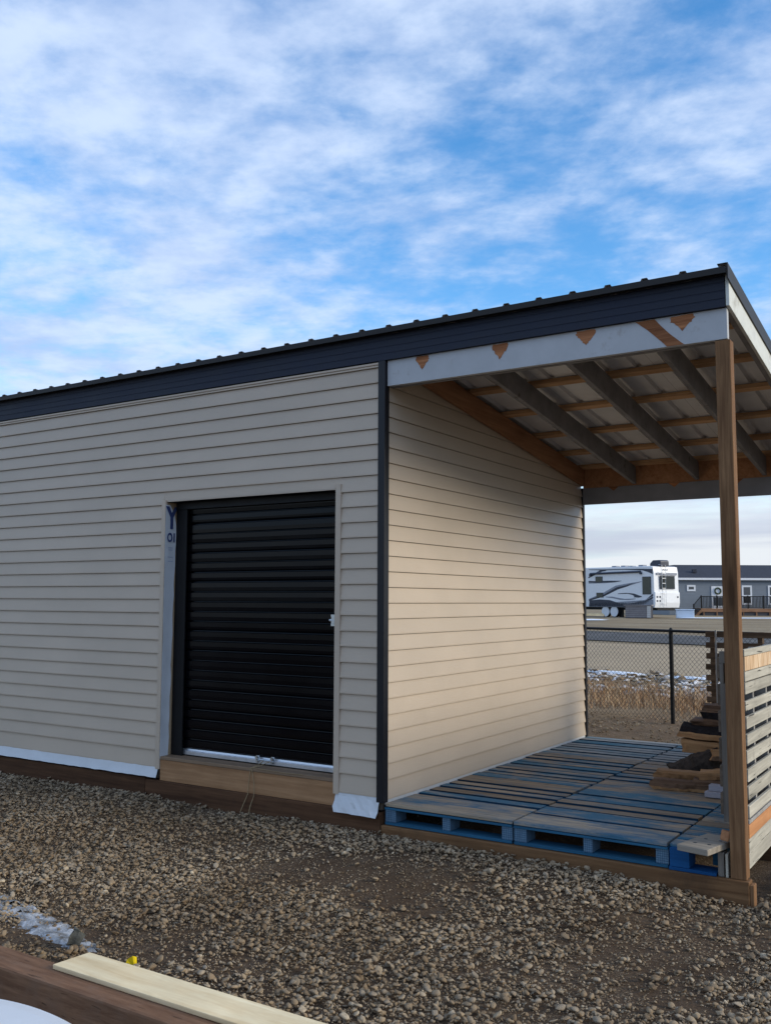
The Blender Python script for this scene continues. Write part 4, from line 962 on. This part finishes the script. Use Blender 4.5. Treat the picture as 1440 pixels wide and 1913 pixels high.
def yard_density(x, y):
    d = 0.80 + 0.30 * fbm(x, y, 0.42, 5) + 0.14 * fbm(x, y, 1.6, 8)
    d -= 0.80 * gauss(x, y, 0.35, -2.28, 0.70, 0.34)          # bare mud behind the pale board
    d -= 0.34 * gauss(x, y, 0.9, -1.05, 1.1, 0.22) + 0.30 * gauss(x, y, 2.4, -1.35, 0.9, 0.25) + 0.22 * gauss(x, y, -0.2, -0.75, 0.8, 0.2)
    d += 0.55 * gauss(x, y, 1.9, -2.5, 0.9, 0.6) + 0.5 * np.exp(-((y + 0.12) / 0.22) ** 2) + 0.35 * gauss(x, y, 0.6, -1.6, 0.7, 0.35) + 0.25 * gauss(x, y, -2.2, -1.1, 1.6, 0.7)
    d = np.where((y > -0.03) & (y < 4.1) & (x < 2.53), -1, d)
    d = np.where((y < -2.86) & (y > -3.2), -1, d)
    return np.clip(d, 0.04, 1) * (d > -0.9)
XS, YS, SS = [], [], []
for (n, box, fn, a, b) in (
    (36000, (-5.2, 2.9, -3.0, -0.02), yard_density, 0.016, 0.052),
    (75000, (-5.2, 2.9, -3.0, -0.02), lambda x, y: np.clip(yard_density(x, y) * 0.8 + 0.38, 0, 1) * (yard_density(x, y) > 0), 0.007, 0.020),
    (5500, (2.50, 4.6, -3.2, 4.5), yard_density, 0.024, 0.062),
    (9000, (2.50, 4.6, -3.2, 4.5), yard_density, 0.010, 0.024),
    (6000, (1.2, 4.6, -4.6, -2.6), yard_density, 0.020, 0.055),
    (14000, (-3.5, 3.5, 4.1, 8.1), lambda x, y: 0.45 + 0.35 * fbm(x, y, 0.5, 9), 0.012, 0.055)):
    x, y, s = rocks_in(n, *box, fn, a, b); XS.append(x); YS.append(y); SS.append(s)
x = np.concatenate(XS); y = np.concatenate(YS); s = np.concatenate(SS); n = len(x)
sc3 = np.stack([s * nrs.uniform(.85, 1.25, n), s * nrs.uniform(.8, 1.1, n), s * nrs.uniform(.55, .85, n)], -1)
pile = np.clip(yard_density(x, y), 0, 1)
z = hgt(x, y) + s * nrs.uniform(0.05, 0.45, n) + pile * nrs.rand(n) * 0.022
rot = np.stack([nrs.normal(0, .34, n), nrs.normal(0, .34, n), nrs.uniform(0, 6.28, n)], -1)
STONES = [stone_mesh('stone_%d' % i, 100 + i, sq, 0.05, 'gravel') for i, sq in enumerate([(1, .8, .6), (1, .9, .75), (1.1, .7, .55), (.95, .9, .8), (1.15, .85, .5), (1, .75, .7), (1.05, .95, .65), (.9, .8, .85)])]
scatter('gravel', np.stack([x, y, z], -1), sc3, rot, nrs.randint(0, 8, n), STONES, 'loose grey tan pebbles covering the yard round the shed')

# snow-covered stones behind the dry grass
n = 5200; x = nrs.uniform(-12, 4, n); yb = 12.6 - 0.22 * (x + 4); y = yb + nrs.uniform(0, 1, n) ** 1.2 * 5.2 - 0.2
dd = 0.5 + 0.35 * fbm(x, y, 0.22, 21); k_ = nrs.rand(n) < dd; x, y = x[k_], y[k_]; n = len(x)
s = 0.07 * (0.26 / 0.07) ** (nrs.rand(n) ** 1.6)
snowy = (nrs.rand(n) < 0.55).astype(int)
scatter('snowy_rubble', np.stack([x, y, hgt(x, y) + s * .15], -1), np.stack([s * 1.2, s, s * .6], -1), np.stack([nrs.normal(0, .3, n), nrs.normal(0, .3, n), nrs.uniform(0, 6.28, n)], -1),
        snowy * 3 + nrs.randint(0, 3, n), [stone_mesh('rubble_%d' % i, 200 + i, (1, .85, .7), 0.08, 'gravel' if i < 3 else 'snowclump') for i in range(6)], 'snow-dusted stones between the dry grass and the road')
# thin leftover snow
def snow_strip(name, cx, cy_, lx, ly, turn, seed, label, lift=0.03):
    r = random.Random(seed); mb = MB(); N_ = 40; vs = [(0, 0)]
    out = []
    for i in range(N_):
        a = 2 * math.pi * i / N_; k2 = 0.65 + 0.35 * r.random(); px, py = lx * math.cos(a) * k2, ly * math.sin(a) * k2
        out.append((cx + px * math.cos(turn) - py * math.sin(turn), cy_ + px * math.sin(turn) + py * math.cos(turn)))
    vs = [(cx, cy_, float(hgt(cx, cy_)) + lift + 0.03)] + [(a, b, float(hgt(a, b)) + lift - 0.02) for a, b in out]
    inner = [(cx + (a - cx) * .8, cy_ + (b - cy_) * .8) for a, b in out]; vs += [(a, b, float(hgt(a, b)) + lift + 0.02) for a, b in inner]
    fs = [(0, 1 + N_ + i, 1 + N_ + (i + 1) % N_) for i in range(N_)] + [(1 + N_ + i, 1 + i, 1 + (i + 1) % N_, 1 + N_ + (i + 1) % N_) for i in range(N_)]
    tag(build(name, mb.add(vs, fs), 'snow', smooth=True), label, kind='structure')
T_ = rad(-15)
snow_strip('snow_patch', -4.2, 17.2, 1.0, 0.30, T_, 1, 'white snow line along the near edge of the road')
snow_strip('snow_patch', -2.2, 16.6, 0.6, 0.2, T_, 2, 'short snow streak along the road edge near the dark pallet')
snow_strip('snow_patch', -21.5, 55.0, 4.6, 1.3, rad(28), 3, 'snow strip on the field below the white trailer', 0.05)
snow_strip('snow_patch', -11.0, 66.0, 6.0, 1.1, rad(32), 4, 'snow strip on the field in front of the grey house', 0.05)

# dry grass
n = 26000
x = nrs.uniform(-10, 4.5, n); yf = 8.35 - 0.37 * (x + 1.53); y = yf + nrs.rand(n) ** 0.9 * 5.0
dd = 0.62 + 0.3 * fbm(x, y, 0.35, 31); k_ = nrs.rand(n) < dd; x, y, yf = x[k_], y[k_], yf[k_]; n = len(x)
grow = sstep(0.1, 1.6, y - yf)
L_ = (0.06 + 0.21 * grow) * nrs.uniform(.5, 1.25, n); az = nrs.uniform(0, 6.283, n); lean = np.abs(nrs.normal(0.45, 0.45, n)); z0 = hgt(x, y) - 0.02
wv = nrs.uniform(.0025, .006, n); tx, ty = np.cos(az + 1.57) * wv, np.sin(az + 1.57) * wv
mx = np.cos(az) * lean * L_ * 0.35; my = np.sin(az) * lean * L_ * 0.35; ex = np.cos(az) * lean * L_; ey = np.sin(az) * lean * L_
V = np.stack([np.stack([x - tx, y - ty, z0], -1), np.stack([x + tx, y + ty, z0], -1), np.stack([x + mx - tx * .8, y + my - ty * .8, z0 + L_ * .55], -1), np.stack([x + mx + tx * .8, y + my + ty * .8, z0 + L_ * .55], -1), np.stack([x + ex, y + ey, z0 + L_ * np.clip(1 - .35 * lean, .3, 1)], -1)], 1).reshape(-1, 3)
b0 = np.arange(n) * 5; Fq = np.stack([b0, b0 + 1, b0 + 3, b0 + 2], -1); Ft = np.stack([b0 + 2, b0 + 3, b0 + 4], -1)
me = bpy.data.meshes.new('dry_grass'); me.from_pydata(V.tolist(), [], Fq.tolist() + Ft.tolist()); me.materials.append(M['grass']); me.update()
tag(link('dry_grass', me), 'tall dry brown grass beyond the chain-link fence', kind='stuff')

# ------------------------------------------------------------------ fifth-wheel trailer
RVX = (-17.17, 63.78); RVZ = float(hgt(*RVX))
# local frame: +X points out of the rear wall, the visible long side is -Y, origin at the near rear corner on the ground
rv = thing('travel_trailer', (RVX[0], RVX[1], RVZ), 'white and navy fifth-wheel travel trailer with a roof air conditioner parked across the field', 'trailer', rotz=rad(-25.0), world_coords=False)
rv.scale = (1.06, 1.06, 1.06); RL, RW, RB, RT = 11.0, 2.5, 0.72, 3.62
body = MB().prism([(-RL, RB), (0.0, RB), (0.02, RB + 1.2), (-0.06, RT - 0.12), (-0.20, RT), (-RL, RT + 0.05)], 0.0, RW, 'y')
bd = build('body', MB().prism([(-RL, RB), (-0.10, RB), (-0.10, RT - 0.06), (-0.26, RT), (-RL, RT + 0.06)], 0.0, RW, 'y'), 'rv_white', rv, bevel=0.05)
cap = build('rear_cap', MB().prism([(-0.098, RB - 0.02), (0.03, RB - 0.02), (0.11, RB + 0.35), (0.11, RB + 1.05), (0.02, RB + 1.12), (0.0, RT - 0.45), (-0.098, RT - 0.02)], -0.015, RW + 0.015, 'y'), 'rv_white', rv, bevel=0.03)
def side_patch(name, poly, mat, proud=0.012, parent=None):
    return build(name, MB().prism(poly, -proud, -0.0015, 'y'), mat, parent or bd)
def rvp(u, v): return ((u - 1222) / 127.0 * 6.35, RT - (v - 1060) * (RT - RB) / 78.5)   # crop pixels measured along the side
def zc(X_, Y_): return rvp(1080 + X_ / 6.857, 1030 + Y_ / 6.857)
def swoosh(name, top, bot, mat): side_patch(name, [zc(*p) for p in top] + [zc(*p) for p in reversed(bot)], mat)
swoosh('decal', [(110, 222), (300, 228), (600, 232), (830, 238), (965, 244)], [(110, 228), (300, 242), (600, 243), (830, 258), (900, 280), (965, 312)], 'rv_navy')
swoosh('decal', [(100, 330), (180, 285), (285, 232), (330, 236)], [(105, 345), (200, 300), (300, 258), (360, 250)], 'rv_navy')
swoosh('decal', [(105, 388), (300, 384), (560, 388)], [(105, 420), (330, 418), (470, 410), (560, 394)], 'rv_gray')
swoosh('decal', [(105, 382), (250, 392), (400, 386), (540, 392)], [(105, 404), (250, 412), (400, 408), (540, 398)], 'rv_navy')
swoosh('decal', [(110, 632), (300, 555), (480, 455), (610, 432), (820, 402)], [(110, 655), (320, 592), (500, 498), (640, 462), (822, 408)], 'rv_gray')
swoosh('decal', [(105, 640), (310, 578), (500, 475), (620, 452), (700, 425)], [(105, 660), (315, 600), (510, 505), (640, 465), (710, 432)], 'rv_navy')
swoosh('decal', [(510, 560), (620, 552), (720, 562), (820, 600)], [(510, 568), (640, 564), (700, 580), (725, 598), (715, 612), (780, 616), (822, 606)], 'rv_navy')
swoosh('decal', [(340, 602), (430, 602), (520, 620), (600, 632), (740, 628)], [(345, 610), (430, 622), (540, 646), (650, 648), (740, 636)], 'rv_gray')
swoosh('decal', [(110, 655), (260, 640), (400, 650), (540, 690), (700, 690), (860, 650), (975, 550)], [(110, 740), (260, 738), (400, 738), (540, 740), (700, 738), (860, 700), (975, 612)], 'rv_navy')
swoosh('lower_panel', [(105, 700), (975, 640)], [(105, 742), (975, 742)], 'rv_gray')
swoosh('decal_line', [(260, 620), (400, 640), (540, 684), (700, 684), (860, 640), (972, 585)], [(260, 628), (400, 650), (540, 694), (700, 694), (860, 652), (972, 600)], 'rv_white')
for poly in ([(832, 342), (940, 342), (940, 574), (832, 574)], [(205, 325), (303, 325), (303, 402), (205, 402)], [(215, 548), (310, 548), (310, 614), (215, 614)]):
    w_ = side_patch('window', [zc(*p) for p in poly], 'rv_navy', 0.030); 
    cx_ = sum(p[0] for p in poly) / 4; cy2 = sum(p[1] for p in poly) / 4
    build('pane', MB().prism([zc(cx_ + (a - cx_) * .88, cy2 + (b - cy2) * .94) for a, b in poly], -0.036, -0.031, 'y'), 'glass', w_)
a0, a1 = zc(140, 285), zc(820, 275)
build('awning', MB().tube([(a0[0], -0.10, a0[1]), (a1[0], -0.10, a1[1])], 0.075, 10).obox((a1[0], -0.07, a1[1] - 0.12), (0.16, 0.14, 0.14)).obox((a0[0], -0.07, a0[1] - 0.1), (0.16, 0.14, 0.14)), 'rv_navy', rv)
build('roof_air_conditioner', MB().prism([(-0.95, RT - 0.01), (0.0, RT - 0.01), (0.0, RT + 0.36), (-0.10, RT + 0.44), (-0.70, RT + 0.44), (-0.98, RT + 0.2)], 0.7, 1.6, 'y'), 'rv_navy', rv, bevel=0.05)
for u_ in (-4.6, -3.7, -3.0, -2.0):
    build('roof_vent', MB().obox((u_, 1.1, RT + 0.09), (0.42, 0.4, 0.12 if u_ != -3.0 else 0.05)).obox((u_, 1.1, RT + 0.03), (0.1, 0.1, 0.1)), 'rv_gray', rv)
for u_ in (-4.72, -3.86):
    wh = build('wheel', MB().disc((u_, 0.10, 0.40), 0.40, 0.24, 24, 'y'), 'tyre', rv)
    build('wheel_cover', MB().disc((u_, 0.06, 0.40), 0.375, 0.035, 24, 'y'), 'cover', wh)
build('chassis', MB().box(-RL + 1, -0.1, 0.35, RW - 0.35, 0.52, RB - 0.001).box(-3.6, -3.3, 0.3, 0.5, 0.0, 0.52).box(-0.9, -0.7, 0.3, 0.5, 0.0, 0.52).box(-8, -7.8, 0.3, 0.5, 0.0, 0.52), 'black', rv)
build('rear_bumper', MB().box(0.0, 0.18, 0.1, RW - 0.1, 0.55, 0.66), 'black', rv)
bw = build('rear_window', MB().prism([(0.52, 2.02), (2.05, 2.02), (2.05, 2.95), (0.52, 2.95)], 0.075, 0.095, 'x'), 'rv_navy', rv, bevel=0.01)
build('pane', MB().prism([(0.58, 2.07), (1.99, 2.07), (1.99, 2.90), (0.58, 2.90)], 0.0955, 0.099, 'x'), 'glass', bw)
for v_ in (0.62, 0.98):
    build('ladder_rail', MB().tube([(0.20, v_, 0.80), (0.20, v_, RT + 0.08), (-0.1, v_, RT + 0.10)], 0.018, 6), 'alu', rv)
build('ladder_rungs', MB().box(0.19, 0.21, 0.62, 0.98, 1.0, 1.03).box(0.19, 0.21, 0.62, 0.98, 1.35, 1.38).box(0.19, 0.21, 0.62, 0.98, 1.7, 1.73).box(0.19, 0.21, 0.62, 0.98, 2.05, 2.08).box(0.19, 0.21, 0.62, 0.98, 2.4, 2.43).box(0.19, 0.21, 0.62, 0.98, 2.75, 2.78).box(0.19, 0.21, 0.62, 0.98, 3.1, 3.13), 'alu', rv)
for v_ in (0.12, 0.40, 2.22):
    for z_ in (1.12, 1.40):
        if v_ > 2 and z_ < 1.3: continue
        build('tail_light', MB().box(0.105, 0.13, v_, v_ + 0.14, z_, z_ + 0.12), 'rv_navy', rv)
for v_ in (0.95, 1.15, 1.35): build('marker_light', MB().box(-0.02, 0.03, v_, v_ + 0.08, RT - 0.28, RT - 0.22), 'rv_navy', rv)
build('cap_panel', MB().box(0.06, 0.0745, 0.22, 2.30, 3.00, 3.16), 'rv_gray', rv)

# things standing round the trailer
def near_rv(u, v): 
    a = rad(-25.0); return (RVX[0] + u * math.cos(a) - v * math.sin(a), RVX[1] + u * math.sin(a) + v * math.cos(a))
p = near_rv(-0.15, -1.3); t = thing('slatted_box', (p[0], p[1], float(hgt(*p))), 'grey slatted storage box with a pale end in front of the trailer', 'box', rotz=rad(8), world_coords=False)
build('lid', MB().box(-1.12, 0.88, -0.58, 0.58, 0.90, 0.97), 'crate', t)
for q in range(6): build('slat', MB().box(-1.0, 0.5, -0.50, -0.47, 0.04 + q * 0.142, 0.165 + q * 0.142), 'crate', t)
for q in range(6): build('slat', MB().box(0.53, 0.80, -0.52, -0.49, 0.04 + q * 0.142, 0.165 + q * 0.142), 'crate_pale', t)
build('frame', MB().box(-1.02, 0.80, -0.465, 0.5, 0.0, 0.895), 'skirt', t)
p = near_rv(1.95, 1.0); t = thing('storage_tote', (p[0], p[1], float(hgt(*p))), 'pale blue box on the ground between the trailer and the deck steps', 'box', rotz=rad(18), world_coords=False)
build('body', MB().box(-0.62, 0.62, -0.4, 0.4, 0.0, 0.58), 'paleblue', t, bevel=0.03); build('lid', MB().box(-0.66, 0.66, -0.44, 0.44, 0.585, 0.66), 'paleblue', t, bevel=0.03)
p = near_rv(-4.6, -2.6); t = thing('plank_pile', (p[0], p[1], float(hgt(*p))), 'low yellowish pile of planks on the ground beside the trailer wheels', 'planks', rotz=rad(12), world_coords=False)
for q, (a, b) in enumerate(((0, 0), (0.02, 0.1), (-0.05, 0.2))): build('plank', MB().box(-2.2 + a, 1.5 + a, -0.4, 0.3 - 0.15 * q, b, b + 0.085), 'newwood' if q else 'offcut', t)

# ------------------------------------------------------------------ grey house with its deck
HP = (-20.6, 79.7); HZ = float(hgt(*HP)) - 0.1; HR = math.atan2(4.35, 6.85)
house = thing('grey_house', (HP[0], HP[1], HZ), 'long grey single-storey house with a dark hipped roof behind the trailer', 'house', rotz=HR, world_coords=False)
HLn, HDp, HE, HRg = 17.0, 7.5, 3.42, 4.72
wl = build('wall', MB().box(0, HLn, 0, HDp, 0.55, HE), 'house', house)
for q in range(18): build('siding_board', MB().prism([(-0.001, 0.58 + q * 0.155), (-0.028, 0.58 + q * 0.155), (-0.006, 0.58 + (q + 1) * 0.155), (-0.001, 0.58 + (q + 1) * 0.155)], 0.001, HLn, 'x'), 'house', wl)
build('skirting', MB().box(0.02, HLn - 0.02, 0.03, HDp - 0.03, -0.6, 0.549), 'house', house)
ov = 0.35; e = HE
vs = [(-ov, -ov, e), (HLn + ov, -ov, e), (HLn + ov, HDp + ov, e), (-ov, HDp + ov, e), (1.35, HDp / 2 - 1.0, HRg), (HLn - 1.35, HDp / 2 - 1.0, HRg), (HLn - 1.35, HDp / 2 + 1.0, HRg), (1.35, HDp / 2 + 1.0, HRg)]
rf = build('roof', MB().add(vs, [(0, 1, 5, 4), (1, 2, 6, 5), (2, 3, 7, 6), (3, 0, 4, 7), (4, 5, 6, 7), (3, 2, 1, 0)]), 'shingle', house)
build('roof_vent', MB().obox((2.6, 0.9, 4.10), (0.35, 0.3, 0.3)), 'shingle', rf)
build('eave_board', MB().box(-ov - 0.01, HLn + ov, -ov - 0.03, -ov - 0.002, e - 0.17, e + 0.02), 'trimwhite', house)
build('soffit', MB().box(-ov, HLn + ov, -ov, -0.03, e - 0.06, e - 0.004), 'trimwhite', house)
def hwin(x0, x1, z0, z1, name='window', split=False):
    f_ = build(name, MB().box(x0, x1, -0.07, -0.031, z0, z1), 'trimwhite', house); b_ = 0.15
    if split:
        mz = z0 + (z1 - z0) * 0.47
        build('pane', MB().box(x0 + b_, x1 - b_, -0.075, -0.0702, mz + 0.05, z1 - b_), 'pane', f_); build('pane', MB().box(x0 + b_, x1 - b_, -0.075, -0.0702, z0 + b_, mz - 0.05), 'glass', f_)
    else: build('pane', MB().box(x0 + b_, x1 - b_, -0.075, -0.0702, z0 + b_, z1 - b_), 'pane', f_)
    return f_
PXM = 1762 / 85.0 / 8         # crop pixels (8x) per metre
def hx(X_): return (X_ - 90) / 8 / (1762 / 85.0) + 0.95
hwin(hx(198), hx(326), 2.25, 2.80)
hwin(hx(1015), hx(1165), 1.05, 2.78, split=True)
hwin(hx(1405), hx(1560), 1.05, 2.78, split=True)
dr = build('door', MB().box(hx(560), hx(770), -0.07, -0.031, 0.56, 2.70), 'trimwhite', house)
build('door_panel', MB().box(hx(585), hx(745), -0.080, -0.0705, 0.7, 2.58), 'trimwhite', dr)
build('pane', MB().box(hx(590), hx(740), -0.085, -0.0805, 0.95, 1.72), 'pane', dr)
mbw = MB(); c_ = hx(655)
ringp = [(c_ + 0.26 * math.cos(a), -0.12, 2.28 + 0.26 * math.sin(a)) for a in np.linspace(0, 2 * math.pi, 19)]
tag(solo('wreath', MB().tube(ringp, 0.075, 6, cap=False), 'wreath', (0, 0, 0), 'round green wreath hanging on the white door of the grey house', 'wreath'))
wr = bpy.data.objects['wreath']; wr.location = (HP[0], HP[1], HZ); wr.rotation_euler = (0, 0, HR)
dk = thing('house_deck', (HP[0], HP[1], HZ), 'raised brown deck with black railing and steps along the grey house', 'deck', rotz=HR, world_coords=False)
D0, D1, DY, DH = hx(270), HLn, -2.4, 0.72
build('deck_floor', MB().box(D0, D1, DY, -0.09, DH - 0.05, DH), 'deckwood', dk)
build('rim_board', MB().box(D0, D1, DY - 0.045, DY - 0.002, DH - 0.30, DH + 0.005), 'deckwood', dk)
build('skirt_panel', MB().box(D0 + 0.1, D1, DY + 0.05, DY + 0.09, -0.5, DH - 0.305), 'skirt', dk)
xx = D0 + 0.2
while xx < D1: build('deck_post', MB().box(xx, xx + 0.10, DY - 0.03, DY + 0.04, -0.5, DH - 0.302), 'deckwood', dk); xx += 1.15
build('top_rail', MB().box(D0, D1, DY - 0.02, DY + 0.05, DH + 1.02, DH + 1.09), 'black', dk); build('bottom_rail', MB().box(D0, D1, DY - 0.01, DY + 0.04, DH + 0.07, DH + 0.11), 'black', dk)
bme = MB().box(-0.022, 0.022, -0.022, 0.022, 0.0, 0.91).mesh('baluster', 'black')
xx = D0 + 0.12
while xx < D1: link('baluster', bme, dk, (xx, DY + 0.015, DH + 0.11)); xx += 0.125
pme = MB().box(-0.05, 0.05, -0.05, 0.05, 0.0, 1.14).mesh('rail_post', 'black')
xx = D0 + 0.05
while xx < D1: link('rail_post', pme, dk, (xx, DY + 0.015, DH + 0.001)); xx += 1.36
sx0 = hx(150)
for q in range(4): build('step', MB().box(sx0 + q * 0.26, sx0 + q * 0.26 + 0.30, DY, DY + 1.3, 0.0 + q * 0.17, 0.06 + q * 0.17), 'deckwood', dk)
st_ = MB().tube([(sx0 + 0.1, DY + 0.015, 1.02), (D0 + 0.02, DY + 0.015, DH + 1.05)], 0.035, 6).box(sx0 + 0.05, sx0 + 0.14, DY - 0.03, DY + 0.06, 0.0, 1.12)
for q in range(1, 8): s_ = q / 8; st_.box(sx0 + 0.1 + s_ * (D0 - sx0 - 0.1) - 0.012, sx0 + 0.1 + s_ * (D0 - sx0 - 0.1) + 0.012, DY, DY + 0.03, 0.25 + s_ * 0.62, 1.0 + s_ * 0.74)
build('step_railing', st_, 'black', dk)
build('step_stringer', MB().prism([(sx0, -0.1), (sx0 + 0.3, -0.1), (D0 + 0.05, DH - 0.3), (D0 + 0.05, DH - 0.02)], DY - 0.05, DY - 0.004, 'y'), 'deckwood', dk)
